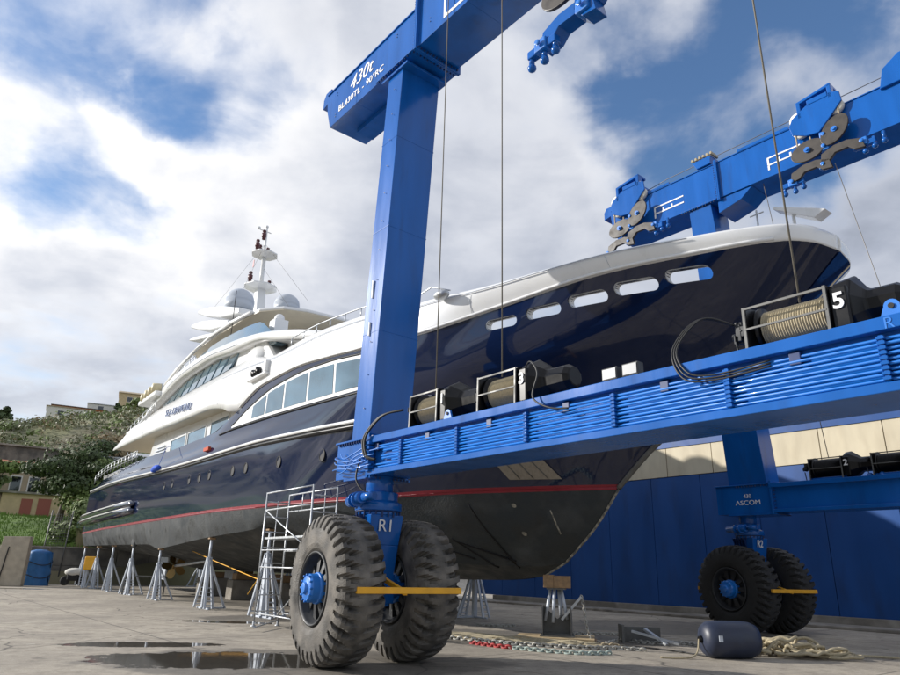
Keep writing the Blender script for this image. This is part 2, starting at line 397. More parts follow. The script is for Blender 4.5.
    bp = nt.nodes.new('ShaderNodeBump'); bp.inputs['Distance'].default_value = .02
    nt.links.new(rg(pm, 0, 1, .5, .0), bp.inputs['Strength']); nt.links.new(ma('ADD', no(30, pos, 6, .7), no(3, pos)), bp.inputs['Height']); nt.links.new(bp.outputs[0], b.inputs['Normal'])
    return m
g = MB(); g.box((-1500, -1500, -.5), (1500, 1500, 0)); o = g.build('ground', ground_material()); tag(o, None, kind='structure')

# hillside as real terrain
def hnoise(x, y):
    from mathutils import noise as nz
    return nz.fractal((x*.03, y*.03, 1.3), 1, 2, 5)*3 + nz.fractal((x*.012, y*.012, 5), 1, 2, 3)*5
HT = [(57, -0.3), (58.2, 2.3), (63, 3.0), (78, 5.2), (88, 6.5), (105, 9), (140, 19), (180, 29), (230, 38), (262, 42), (300, 44), (420, 40)]
def hill_z(d, az):
    z = interp(HT, d)[0]
    k = 1 + max(0, (az+33)/13)*.42 if az > -33 else 1 - min(.3, (-33-az)*.01)
    q = min(max((d-90)/120, 0), 1)
    x, y = d*math.sin(R(az)), d*math.cos(R(az))
    return z*(1 + (k-1)*q) + hnoise(x, y)*q*.9 + (hnoise(x*4, y*4)*.12 if d > 60 else 0)
rows = []
ds = [57, 58.2, 58.6] + [60+i*2.0 for i in range(30)] + [120+i*5 for i in range(40)] + [330, 380, 430]
for d in ds:
    rows.append([(d*math.sin(R(a/2)), d*math.cos(R(a/2)), hill_z(d, a/2)) for a in range(-340, -9)])
def hill_mat():
    m = mat('hillside_soil', (.17, .145, .09), .95, var=.3, vscale=.15, bump=.4, bscale=1.2, color2=(.17, .17, .08), mixscale=.06, mixlo=.4, mixhi=.6)
    return m
tag(MB().grid(rows).build('hillside', hill_mat()), None, kind='structure')
# bright grass bank just above the retaining wall
rows = []
for i in range(16):
    d = 59.5 + i*1.6
    rows.append([(d*math.sin(R(a/4)), d*math.cos(R(a/4)), hill_z(d, a/4)+.06) for a in range(-230, -104)])
tag(MB().grid(rows).build('grass_bank', M['grass']), None, kind='structure')
gb = MB()
for i in range(9000):
    d = 59 + random.random()**1.2*27; a = random.uniform(-42, -25.5); z = hill_z(d, a); x, y = d*math.sin(R(a)), d*math.cos(R(a))
    h = random.uniform(.12, .4); b_ = random.uniform(-.15, .15)
    v = [gb.bm.verts.new(p) for p in ((x-.06, y, z), (x+.06, y, z), (x+b_, y, z+h))]; gb.bm.faces.new(v)
tag(gb.build('meadow_grass', M['grass'], recalc=False), 'short bright green grass covering the bank above the retaining wall', 'grass', kind='stuff')
rb = MB()
for i in range(2600):
    d = random.uniform(59, 68); a = random.uniform(-27.4, -22.5); z = hill_z(d, a); x, y = d*math.sin(R(a)), d*math.cos(R(a))
    h = random.uniform(.6, 1.9); b_ = random.uniform(-.4, .4)
    v = [rb.bm.verts.new(p) for p in ((x-.035, y, z), (x+.035, y, z), (x+b_, y, z+h))]; rb.bm.faces.new(v)
tag(rb.build('dry_reeds', M['reed'], recalc=False), 'dry straw coloured reeds on the bank behind the yacht stern', 'reeds', kind='stuff')

# scrub on the hill
def leaves(mb, c, rad, n, size, flat=1):
    for i in range(n):
        v = Vector((random.gauss(0,1), random.gauss(0,1), random.gauss(0,1))).normalized()
        rr = random.uniform(.55, 1.05)
        p = Vector(c) + Vector((v.x*rad[0], v.y*rad[1], v.z*rad[2]))*rr
        nn = v + Vector((random.uniform(-.7,.7), random.uniform(-.7,.7), random.uniform(-.2,.9)))
        mb.quad(p, nn, size*random.uniform(.6, 1.3), random.uniform(0, 6.3))
for mname, cnt, nm, lb in (('leaf_olive', 620, 'hillside_scrub', 'grey green olive scrub spread over the distant hillside'), ('leaf_mid', 480, 'hillside_bushes', 'mid green bushes spread over the distant hillside'), ('leaf_dry', 170, 'dry_scrub', 'dry brown scrub patches on the distant hillside')):
    mb = MB()
    for i in range(cnt):
        d = random.uniform(100, 240); a = random.uniform(-44, -16) if i%4 else random.uniform(-150, -40); z = hill_z(d, a); rr = random.uniform(.7, 2.2)
        leaves(mb, (d*math.sin(R(a)), d*math.cos(R(a)), z+rr*.35), (rr*1.5, rr*1.5, rr*.7), 46, rr*.17)
    tag(mb.build(nm, M[mname], recalc=False), lb, 'scrub', kind='stuff')
def tree(name, az, d, h, crad, lean, mname, label, group=None, trunk_r=.22, lobes=9, n=340, size=.3, low=.35, cat='tree', flatten=.6):
    x, y = d*math.sin(R(az)), d*math.cos(R(az)); z = hill_z(d, az)
    root = empty(name, W0, (x, y, z)); tag(root, label, cat, group)
    t = MB(); top = Vector((x+lean, y, z+h*.72))
    pts = [Vector((x, y, z-.3)), Vector((x+lean*.15, y+.1, z+h*.22)), Vector((x+lean*.6, y, z+h*.5)), top]
    t.tube(pts, [trunk_r*1.3, trunk_r, trunk_r*.75, trunk_r*.3], 7)
    cr = MB()
    for i in range(lobes):
        a = random.uniform(0, 6.28); q = random.uniform(.15, 1)
        c = Vector((x+lean*.8 + math.cos(a)*crad*q*.8, y + math.sin(a)*crad*q*.8, z + h*random.uniform(low, .92)))
        t.tube([pts[1].lerp(top, random.uniform(.2, .9)), (pts[2]+c)/2+Vector((0,0,.2)), c], [trunk_r*.35, trunk_r*.22, .03], 5)
        rr = crad*random.uniform(.28, .5)
        leaves(cr, c, (rr*1.2, rr*1.2, rr*flatten), n, size)
    t.build('trunk', M['bark'], root); cr.build('crown', M[mname], root, recalc=False)
    return root
tree('pine_tree', -28.9, 72, 8.6, 4.6, .9, 'leaf_pine', 'big spreading dark pine with bare leaning trunk in front of the houses', lobes=15, n=620, size=.13, low=.42, trunk_r=.26, flatten=.5)
tree('round_tree', -26.1, 70, 6.4, 3.2, .3, 'leaf_mid', 'bushy green tree to the right of the big pine', lobes=14, n=560, size=.14, low=.22, flatten=.9)
tree('dark_shrub_tree', -24.8, 74, 6.6, 2.8, 0, 'leaf_pine', 'dark dense tree beside the pale metal roofed shed', lobes=10, n=480, size=.14, low=.2, flatten=.9)
tree('round_tree', -27.3, 64, 3.6, 2.2, 0, 'leaf_mid', 'low green bush below the big pine on the bank', lobes=9, n=300, size=.15, low=.2, flatten=.9)
tree('garden_tree', -33.4, 84, 5.5, 2.4, 0, 'leaf_mid', 'tree at the far left edge beside the orange roofed house', lobes=8, n=260, size=.2, low=.3)
tree('ridge_tree', -33.6, 235, 8, 2.6, 0, 'leaf_pine', 'dark pointed tree on the ridge at the left edge', lobes=9, n=160, size=.5, low=.2, flatten=1)
tree('ridge_tree', -26.4, 255, 6, 1.6, 0, 'leaf_pine', 'small lone round tree on the ridge skyline', lobes=7, n=140, size=.4, low=.5, flatten=1)
tree('ridge_tree', -30.0, 240, 5, 5, 0, 'leaf_pine', 'low wide dark tree beside the brick house on the ridge', lobes=10, n=140, size=.55, low=.3)
tree('ridge_tree', -24.6, 235, 5, 4.5, 0, 'leaf_mid', 'green tree below the yellow house on the ridge', lobes=10, n=140, size=.55, low=.3)
tree('bare_brown_tree', -25.9, 120, 6.5, 3.2, 0, 'leaf_dry', 'brown leafless looking tree left of the metal roofed shed', lobes=10, n=200, size=.26, low=.3, flatten=1)

# ------------------------------------------------------------------ houses
def house(name, az, d, wd, dp, h, wallm, roofm, label, wins, roof='gable', rh=1.2, yaw=None, doors=(), zoff=0):
    x, y = d*math.sin(R(az)), d*math.cos(R(az)); z = hill_z(d, az) - .6 + zoff
    F = Matrix.Translation((x, y, z)) @ Matrix.Rotation(R(-az if yaw is None else yaw), 4, 'Z')
    root = empty(name, F, (0,0,0)); tag(root, label, 'house')
    MB(F).box((-wd/2, 0, 0), (wd/2, dp, h+.6)).build('wall', wallm, root)
    rr = MB(F)
    if roof == 'gable':
        e = .4; rr.prism([(-wd/2-e, -e, h+.6), (-wd/2-e, dp+e, h+.6), (-wd/2-e, dp+e, h+.75), (-wd/2-e, dp/2, h+.75+rh), (-wd/2-e, -e, h+.75)], (wd+2*e, 0, 0))
    else:
        rr.hexa([(-wd/2-.3, -.3, h+.6), (wd/2+.3, -.3, h+.6), (wd/2+.3, dp+.3, h+.6), (-wd/2-.3, dp+.3, h+.6), (-wd/2-.3, -.3, h+.8), (wd/2+.3, -.3, h+.8), (wd/2+.3, dp+.3, h+.8+rh), (-wd/2-.3, dp+.3, h+.8+rh)])
    rr.build('roof', roofm, root)
    for (cx, cz, ww, hh) in wins:
        wn = MB(F).box((cx-ww/2, -.05, cz-hh/2), (cx+ww/2, .02, cz+hh/2)).build('window', M['darkglass'], root)
        fr = MB(F)
        for a, b in (((cx-ww/2-.12, -.09, cz-hh/2-.12), (cx+ww/2+.12, -.003, cz-hh/2-.002)), ((cx-ww/2-.12, -.09, cz+hh/2+.002), (cx+ww/2+.12, -.003, cz+hh/2+.12)), ((cx-ww/2-.12, -.09, cz-hh/2), (cx-ww/2-.002, -.003, cz+hh/2)), ((cx+ww/2+.002, -.09, cz-hh/2), (cx+ww/2+.12, -.003, cz+hh/2))): fr.box(a, b)
        fr.build('frame', M['stucco_w'], wn)
    for (cx, ww, hh) in doors:
        MB(F).box((cx-ww/2, -.06, .6), (cx+ww/2, .02, .6+hh)).build('door', M['door_red'], root)
    return root
house('stucco_house', -33.0, 88, 9, 8, 3.6, M['stucco'], M['tile'], 'tan stucco house with an orange tiled roof at the left edge', [(1.6, 2.6, .9, 1.6), (3.3, 2.6, .9, 1.6), (-1, 2.6, .9, 1.6)], zoff=.6)
house('yellow_house', -30.0, 84, 7.6, 5, 2.2, M['stucco_y'], M['concrete'], 'low yellow outbuilding with two faded red doors below the pine', [(2.9, 1.8, .8, .7)], roof='flat', rh=.1, doors=((-1.5, 1.0, 1.7), (.1, 1.2, 1.8)))
house('grey_house', -33.0, 100, 12, 8, 6.6, M['blockwork'], M['concrete'], 'plain grey brown house rising behind the orange roof', [(1, 4.6, 1, 1.4), (3.6, 4.6, 1, 1.4)], roof='flat', rh=.2)
house('metal_roofed_shed', -24.4, 118, 15, 9, 3.6, M['grey_roof'], M['grey_roof'], 'long pale shed with a metal roof above the yacht stern', [(-4, 2.2, 4, 1.4), (1, 2.2, 4, 1.4), (5.5, 2.2, 2.4, 1.4)], roof='mono', rh=2.2)
house('brick_house', -29.0, 255, 16, 9, 3.5, M['tile'], M['blockwork'], 'reddish house with flat roof on the ridge skyline', [(-4, 2.4, 1.5, 1.5), (3, 2.4, 1.5, 1.5)], roof='flat', rh=.3, zoff=3)
house('white_house', -29.6, 215, 11, 8, 3, M['stucco_w'], M['stucco'], 'small white house half hidden by scrub below the ridge', [(-2, 2, 1.5, 1.2), (2, 2, 1.5, 1.2)], roof='flat', rh=.2, zoff=2.2)
house('yellow_ridge_house', -24.6, 262, 17, 10, 5, M['stucco_y'], M['stucco'], 'yellow house on the ridge beside the yacht wing', [(-5, 3.5, 1.6, 1.6), (0, 3.5, 1.6, 1.6), (5, 3.5, 1.6, 1.6)], roof='gable', rh=1.6, zoff=2)
house('green_roofed_house', -26.9, 258, 14, 9, 2.6, M['stucco_w'], M['grey_roof'], 'low house with a pale sloping roof on the ridge', [(-3, 2, 1.6, 1.2), (3, 2, 1.6, 1.2)], roof='mono', rh=2.0, zoff=2.5)

# ------------------------------------------------------------------ yard edge at left
wl = MB()
def rw(a, d): return (d*math.sin(R(a)), d*math.cos(R(a)))
p0 = Vector((*rw(-31.2, 57.6), 0)); p1 = Vector((*rw(-12, 60), 0)); dd = (p1-p0).normalized()
AW = math.atan2(dd.y, dd.x); FW = Matrix.Translation(p0) @ Matrix.Rotation(AW, 4, 'Z'); LW = (p1-p0).length
rw_ = empty('retaining_wall', FW, (0,0,0)); tag(rw_, 'grey block retaining wall at the back of the yard behind the stern', 'wall')
for i in range(int(LW/2.2)):
    wl = None
    b_ = MB(FW).box((i*2.2+.02, 0, 0), (i*2.2+2.18, .4, 1.22)).box((i*2.2+.02, 0, 1.24), (i*2.2+2.18, .4, 2.4)); b_.build('block_panel', M['blockwork'], rw_, bevel=.02)
MB(FW).box((0, -.05, 2.402), (LW, .45, 2.5)).build('coping', M['concrete'], rw_)
FP = Matrix.Translation((-27.0, 44.6, 0)) @ Matrix.Rotation(R(20), 4, 'Z')
pr = empty('concrete_pillar', FP, (0,0,0)); tag(pr, 'tall concrete gate pillar with a leaning face left of the blue tarpaulin', 'pillar')
MB(FP).hexa([(-.9,-.5,0),(.9,-.5,0),(.9,.5,0),(-.9,.5,0),(-.55,-.5,2.9),(.9,-.5,2.95),(.9,.5,2.95),(-.55,.5,2.9)]).build('pillar_body', M['pillar'], pr, bevel=.03)
MB(FP).bar((-.35,-.53,.1), (-.15,-.53,2.3), .1, .05).build('slot', M['dark'], pr)
FP2 = Matrix.Translation((-28.6, 44.9, 0)) @ Matrix.Rotation(R(20), 4, 'Z')
tag(MB(FP2).hexa([(-.5,-.4,0),(.5,-.4,0),(.5,.4,0),(-.5,.4,0),(-.4,-.4,2),(.5,-.4,2.05),(.5,.4,2.05),(-.4,.4,2)]).build('concrete_block', M['pillar'], bevel=.03), 'short concrete block at the far left edge beside the pillar', 'block')
bt = MB()
rows = []
for j in range(15):
    zz_ = 2.05*j/14
    rows.append([(-26.4 + (.85-.1*(j/14)**2)*math.cos(k*2*math.pi/28)*(1+.05*math.sin(k*2.3+j)) , 46.6 + .7*math.sin(k*2*math.pi/28)*(1+.05*math.sin(k*1.7+j*.8)), zz_) for k in range(29)])
rows.append([(-26.4+.3*math.cos(k*2*math.pi/28), 46.6+.3*math.sin(k*2*math.pi/28), 2.2) for k in range(29)]); rows.append([(-26.4, 46.6, 2.22)]*29)
bt.grid(rows); 
brt = bt.build('covered_tank', M['pvc'], weld=True); tag(brt, 'tall round tank wrapped in blue tarpaulin beside the concrete pillar', 'tank')
for zz_ in (.6, 1.4):
    MB().tube([(-26.4+.87*math.cos(k*.3), 46.6+.73*math.sin(k*.3), zz_+.15*math.sin(k*.6)) for k in range(21)], .025, 6, closed=True).build('strap', M['hose'], brt)
sc_ = empty('covered_scooter', W0, (-24.6, 47.9, 0)); tag(sc_, 'scooter under a torn white cover in front of the retaining wall', 'scooter')
c_ = MB(); c_.sphere((-24.6, 47.9, .85), .5, 1.3, .6, .55, 14); c_.build('cover', M['stucco_w'], sc_)
for x_ in (-25.15, -24.05):
    MB().lathe((x_, 47.9, .3), (0,1,0), [(-.07,.18),(-.07,.3),(.07,.3),(.07,.18)], 20).build('wheel', M['tyre_dk'], sc_)
MB().box((-25.0, 47.7, .3), (-24.2, 48.1, .8)).build('body', M['dark'], sc_, bevel=.1)
pp = empty('wire_fence', W0, (-29.5, 50.3, 2.4)); tag(pp, 'thin rusty wire mesh fence panel rising behind the concrete pillar', 'fence')
for k in range(2):
    MB().tube([(-28.6+k*1.5, 50.6, 0), (-28.4+k*1.5, 50.6, 5.0)], .04, 6).build('post', M['steelplate'], pp)
mbw = MB()
for k in range(12): mbw.tube([(-28.5, 50.6, 2.6+k*.19), (-27.0, 50.6, 2.6+k*.19)], .009, 4)
for k in range(9): mbw.tube([(-28.4+k*.17, 50.6, 2.5), (-28.4+k*.17, 50.6, 4.8)], .009, 4)
mbw.build('mesh_panel', M['steelplate'], pp)

# ------------------------------------------------------------------ blue building
VB = 28.0
bd = empty('warehouse', FL, L(9, VB, 0)); tag(bd, 'long blue warehouse wall with a cream upper band behind the bow', 'building')
zb, zc, zt = 5.92, 7.26, 8.4
k = 0; uu = -14
pw = 2.55
while uu < 30:
    MB(FL).box(L(uu+.012, VB, .35), L(uu+pw-.012, VB+.12, zb)).build('blue_panel', M['wall_blue'], bd)
    uu += pw
uu = -14; nn_ = 0
while uu < 29:
    MB(FL).box(L(uu+.015, VB-.02, zb+.03), L(uu+2.28, VB+.1, zc)).build('cream_panel', M['wall_cream'], bd)
    uu += 2.3
MB(FL).box(L(-14, VB-.06, zc+.01), L(30, VB+.12, zt)).build('fascia', M['wall_blue'], bd)
MB(FL).box(L(-14, VB+.125, 0), L(30, VB+14, zt-.1)).build('core_wall', M['wall_blue'], bd)
MB(FL).box(L(-14, VB-.12, 0), L(30, VB+.12, .345)).build('plinth', M['concrete'], bd, bevel=.02)
tag(MB(FL).box(L(-20, VB-1.6, 0), L(32, VB-.125, .1)).build('kerb', M['concrete'], bevel=.02), None, kind='structure')

# ------------------------------------------------------------------ yacht
ya = empty('motor_yacht', FY, (15, 0, 0))
tag(ya, 'large navy blue and white motor yacht propped up ashore with her bow over the yard', 'yacht')
LV = {}
LV['keel'] = [(.45,.03,1.5),(1.2,.08,1.42),(2,.12,1.38),(4.2,.16,1.35),(28,.16,1.36),(33,.16,1.75),(41,.2,2.2)]
LV['bilge'] = [(-.35,.03,1.85),(.2,.35,1.75),(1.5,.95,1.75),(4,2.2,1.95),(7,3.3,2.45),(9,3.85,2.85),(10.6,4.0,2.73),(15,4.05,2.56),(20,4.05,2.28),(21.6,4.05,2.2),(23.5,4.05,2.42),(27,4.0,2.46),(41,3.9,2.55)]
LV['mid'] = [(-1.35,.03,2.65),(-.8,.55,2.65),(.6,1.45,2.65),(2.5,2.45,2.68),(5,3.4,2.8),(8,4.05,3.05),(12,4.2,3.05),(20,4.22,2.9),(30,4.2,2.9),(41,4.05,2.95)]
LV['wl'] = [(-2.12,.03,3.5),(-1.5,.6,3.48),(-.7,1.2,3.46),(1.4,2.5,3.42),(4.4,3.7,3.34),(8,4.22,3.37),(15,4.3,3.45),(23,4.3,3.44),(33,4.3,3.38),(41,4.15,3.3)]
LV['wl2'] = [(-2.22,.03,3.62),(-1.58,.65,3.6),(-.79,1.27,3.58),(1.4,2.6,3.54),(4.4,3.75,3.46),(8,4.24,3.49),(15,4.31,3.57),(23,4.31,3.56),(33,4.31,3.5),(41,4.16,3.42)]
LV['low'] = [(-3.3,.03,4.45),(-2.7,.75,4.45),(-1.8,1.5,4.45),(0,2.6,4.45),(3,3.75,4.45),(6,4.2,4.5),(10,4.35,4.55),(22,4.37,4.6),(33,4.35,4.7),(41,4.18,4.7)]
LV['rub'] = [(-4.85,.03,5.42),(-4.6,.5,5.42),(-4.0,1.05,5.42),(-2.6,1.95,5.42),(-.5,3.0,5.42),(3,4.02,5.42),(6,4.3,5.5),(10.5,4.38,5.66),(18,4.36,5.75),(23,4.36,5.86),(33,4.33,6.12),(41,4.15,6.17)]
LV['up'] = [(-6.4,.03,6.4),(-6.2,.6,6.4),(-5.5,1.25,6.4),(-4.2,2.1,6.4),(-2.0,3.05,6.38),(0,3.72,6.32),(3,4.24,6.3),(8,4.3,6.4),(13,4.22,6.4),(18,4.16,6.3),(28,4.12,6.5),(36,4.07,6.6),(41,3.9,6.5)]
LV['gun'] = [(-7.85,.03,7.62),(-7.74,.7,7.61),(-7.4,1.25,7.6),(-6.1,1.98,7.58),(-4.2,2.75,7.55),(-1.6,3.35,7.4),(.4,3.98,7.2),(3.1,4.28,7.36),(5,4.3,7.56),(7.4,4.3,7.76),(10.2,4.22,7.78),(13.3,4.12,7.22),(16.5,4.02,6.83),(22,3.98,6.86),(28,3.94,7.08),(36,3.88,7.06),(39.3,3.8,6.85),(41,3.75,6.55)]
LV['cap'] = [(-7.88,.03,7.9),(-7.76,.72,7.9),(-7.42,1.28,7.9),(-6.15,2.08,7.9),(-4.4,2.88,7.9),(-1.85,3.5,7.9),(.6,4.02,7.98),(3.6,4.25,8.33),(6.2,4.25,8.53),(9.1,4.25,8.6),(11.7,4.22,8.83),(15.3,4.2,9.02),(20,4.2,8.9),(26,4.25,8.85),(31,4.28,8.8),(34.8,4.3,8.4)]
LV['shoulder'] = [(-7.82,.03,8.0),(-7.7,.66,8.0),(-7.36,1.2,8.0),(-6.1,1.98,8.0),(-4.35,2.77,8.0),(-1.85,3.38,8.02),(.6,3.9,8.15),(3.7,4.0,8.62),(7.9,3.95,8.98),(10.2,3.9,9.0),(12.2,3.75,9.4),(13.6,3.65,9.75),(17,3.62,9.78),(22.9,3.64,9.84),(27.2,3.7,9.84),(29.5,3.9,9.55),(31.8,4.1,9.3),(33.8,4.25,8.62),(34.8,4.3,8.42)]
def curve(name, send, n=110, p=1.8):
    T = LV[name]; s0 = T[0][0]; out = []
    for i in range(n+1):
        s = s0 + (send-s0)*(i/n)**p
        t, z = interp(T, s); out.append((s, t, z))
    return out
def hull_t(s, z):
    pts = []
    for k_ in ('keel','bilge','mid','wl','wl2','low','rub','up','gun'):
        t, zz_ = interp(LV[k_], s) if s >= LV[k_][0][0] else (0, LV[k_][0][2]); pts.append((zz_, t))
    for a, b in zip(pts, pts[1:]):
        if a[0] <= z <= b[0]: return a[1] + (b[1]-a[1])*(z-a[0])/(b[0]-a[0])
    return pts[-1][1]
def loft(names, send, sub=5, n=110):
    C = [curve(nm, send, n) for nm in names]; K = len(C); rows = []
    for j in range((K-1)*sub+1):
        i = min(j//sub, K-2); t = (j - i*sub)/sub; row = []
        for q in range(n+1):
            p = [Vector(C[max(0, min(K-1, i+e))][q]) for e in (-1, 0, 1, 2)]
            if names[i] == 'keel' or (i+1 < K and names[i] == names[i+1]): row.append(tuple(p[1].lerp(p[2], t))); continue
            row.append(tuple(.5*((2*p[1]) + (p[2]-p[0])*t + (2*p[0]-5*p[1]+4*p[2]-p[3])*t*t + (3*p[1]-p[0]-3*p[2]+p[3])*t**3)))
        rows.append(row)
    return rows
def both(mb, rows, flip=False):
    mb.grid(rows, True, flip); mb.grid([[(x, -y, z) for x, y, z in r_] for r_ in rows], True, not flip)
FULL = ['keel','bilge','bilge','mid','wl','wl2','low','rub','up','gun']
full = loft(FULL, 41, 5)
def band(name, a, b, m, hole=None):
    ia, ib = FULL.index(a)*5, FULL.index(b)*5
    mb = MB(FY); both(mb, full[ia:ib+1]); o = mb.build(name, m, ya, weld=True)
    if name == 'bottom':
        e_ = o.modifiers.new('split', 'EDGE_SPLIT'); e_.split_angle = R(22)
    return o
band('bottom', 'keel', 'wl', M['af'])
band('boot_stripe', 'wl', 'wl2', M['red'])
lo = band('topsides', 'wl2', 'rub', M['navy'])
up = band('bulwark', 'rub', 'gun', M['navy'])
# keel bar, transom and decks
MB(FY).box((4.2, -.1, 1.3), (28, .1, 1.37)).build('keel_bar', M['af'], ya)
stem = [(p[0]-.035, 0, p[2]) for p in [Vector(r_[0]) for r_ in full[0:21]]]
MB(FY).tube(stem, [.03]*len(stem), 8).build('stem_bar', M['scuff'], ya)
stem2 = [(p[0]-.03, 0, p[2]) for p in [Vector(r_[0]) for r_ in full[21:32]]]
MB(FY).tube(stem2, [.07]*len(stem2), 8).build('stem_guard', M['steelplate'], ya)
tr = MB(FY); end = [r_[-1] for r_ in full]; tr.bm.faces.new([tr.bm.verts.new(p) for p in end] + [tr.bm.verts.new((x,-y,z)) for x,y,z in end[::-1]]); tr.build('transom', M['navy'], ya)
# rub rail: white line along the hull
pts = [(s, interp(LV['rub'], s)[0]+.03, interp(LV['rub'], s)[1]) for s in [1.2 + i*.5 for i in range(80)]]
for sg in (1, -1): MB(FY).tube([(a, b*sg, c) for a, b, c in pts], .055, 8).build('rub_rail', M['white'], ya)
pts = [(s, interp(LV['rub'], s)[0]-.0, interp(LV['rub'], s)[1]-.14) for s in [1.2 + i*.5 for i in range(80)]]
MB(FY).tube(pts, .07, 8).build('rub_painted_shade', M['black'], ya)  # shade below the rail, put in as a black tube
# white upper hull shell: gunwale to shoulder
WL_ = loft(['gun','cap','shoulder'], 34.8, 5)
gl = curve('gun', 34.8)
def under(s):   # lower edge of the white wing aft of the arch
    if s < 13.3: t, z = interp(LV['gun'], s); return t, z
    return interp([(13.3,4.38,7.25),(14.4,4.36,7.6),(16.5,4.33,7.88),(19.6,4.32,7.97),(26.8,4.32,8.2),(34.8,4.32,8.28)], s)
rows = []
for j, row in enumerate(WL_):
    out = []
    for (s, t, z) in row:
        out.append((s, t, z))
    rows.append(out)
n_ = len(rows[0])
C0 = []
for q in range(n_):
    s = rows[0][q][0]
    sg = LV['gun'][0][0] + (34.8-LV['gun'][0][0])*(q/110)**1.8
    tu, zu = under(sg); C0.append(Vector((sg, tu, zu)))
C1 = [Vector(p) for p in curve('cap', 34.8)]; C2 = [Vector(p) for p in curve('shoulder', 34.8)]
rows = []
for j in range(6): rows.append([tuple(C0[q].lerp(C1[q], j/5)+Vector((0,.03*math.sin(math.pi*j/5),0))) for q in range(n_)])
for j in range(1, 6): rows.append([tuple(C1[q].lerp(C2[q], j/5)+Vector((0,.03*math.sin(math.pi*j/5),0))) for q in range(n_)])
mb = MB(FY); both(mb, rows); o = mb.build('upper_hull_shell', M['white'], ya, weld=True)
so_ = o.modifiers.new('solid', 'SOLIDIFY'); so_.thickness = .12; so_.offset = -1
up_s = up.modifiers.new('solid', 'SOLIDIFY'); up_s.thickness = .14; up_s.offset = -1
# fold line and little step below the cap
MB(FY).tube([(s, interp(LV['cap'], s)[0]+.035, interp(LV['cap'], s)[1]) for s in [-6+i*.4 for i in range(54)]], .012, 6).build('styling_line', M['jack'], ya)
MB(FY).tube([(s, under(s)[0]+.05, under(s)[1]+.05) for s in [-7.3+i*.4 for i in range(51)]], .035, 6).build('gunwale_moulding', M['white'], ya)
# oblong openings through the bow bulwark, cut as real holes
def stadium(s0, s1, z0, z1, y0, y1, F=FY, n=10, slope=0, r=None):
    h = (z1-z0)/2; rr = r or h; mb = MB(F); pts = []
    for c_x, a0 in ((s1-rr, -90), (s0+rr, 90)):
        for i in range(n+1):
            a = R(a0 + 180*i/n); pts.append((c_x + rr*math.cos(a), (z0+z1)/2 + h*math.sin(a)))
    ctr = (s0+s1)/2
    P = [(x, y0, z + slope*(x-ctr)) for x, z in pts]
    mb.prism(P, (0, y1-y0, 0)); return mb, pts, ctr
holes = [(-2.52, .46, .165), (-3.6, .47, .17), (-4.62, .48, .175), (-5.55, .47, .18), (-6.42, .42, .19)]
holes = [(-1.72, .42, 7.05), (-2.8, .43, 7.1), (-3.83, .43, 7.16), (-4.82, .42, 7.22), (-5.78, .4, 7.28)]
cut = MB(FY)
for (sc0, hl, zc_) in holes:
    a_, pts_, ctr_ = stadium(sc0-hl, sc0+hl, zc_-.13, zc_+.13, 1.0, 5.0)
    me_ = bpy.data.meshes.new('t'); a_.bm.to_mesh(me_); cut.bm.from_mesh(me_); a_.bm.free(); bpy.data.meshes.remove(me_)
bmesh.ops.recalc_face_normals(cut.bm, faces=cut.bm.faces)
co_ = cut.build('cutter', M['white'], ya)
bo = up.modifiers.new('cut', 'BOOLEAN'); bo.operation = 'DIFFERENCE'; bo.object = co_; bo.solver = 'EXACT'
bpy.context.view_layer.update()
nm_ = bpy.data.meshes.new_from_object(up.evaluated_get(bpy.context.evaluated_depsgraph_get()))
up.modifiers.clear(); up.data = nm_; bpy.data.objects.remove(co_)
for f_ in up.data.polygons: f_.use_smooth = True
em = up.modifiers.new('split', 'EDGE_SPLIT'); em.split_angle = R(35)
for (sc0, hl, zc_) in holes:
    a_, pts_, ctr_ = stadium(sc0-hl, sc0+hl, zc_-.135, zc_+.135, 0, 1, n=8); a_.bm.free(); rim = []
    for (x_, z_) in pts_: rim.append((x_, hull_t(x_, z_)+.004, z_))
    MB(FY).tube(rim, .018, 6, closed=True).build('fairlead_rim', M['steel'], ya)
    rr_ = [[(x, y-o_, zc_+(z-zc_)*k_) for x, y, z in rim+rim[:1]] for o_, k_ in ((-.004,.985),(.16,.97))]
    MB(FY).grid(rr_, False).build('opening_liner', M['white'], ya)
# foredeck and fittings seen through the openings
dk = MB(FY); ee = [(s, max(interp(LV['up'], s)[0]-.2, .02), 6.5) for s in [-6.3+i*.7 for i in range(68)]]
dk.grid([[p for p in ee], [(p[0], -p[1], p[2]) for p in ee]], False); dk.build('main_deck', M['cream'], ya)
for s_ in (-3.0, -5.0):
    w_ = MB(FY); w_.lathe((s_, .9, 6.5), (0,0,1), [(0,.22),(.12,.2),(.18,.12),(.4,.12),(.5,.2),(.56,.2)], 18); w_.tube([(s_-.4,1.1,7.0),(s_+.4,1.1,7.1)], .05, 8); w_.build('deck_capstan', M['steel'], ya)
MB(FY).box((-2.2,-1,6.5),(1.5,2.0,7.35)).build('deck_locker', M['white'], ya, bevel=.1)
MB(FY).box((-4.3,-.3,6.5),(-3.6,1.2,7.3)).build('deck_locker', M['white'], ya, bevel=.1)
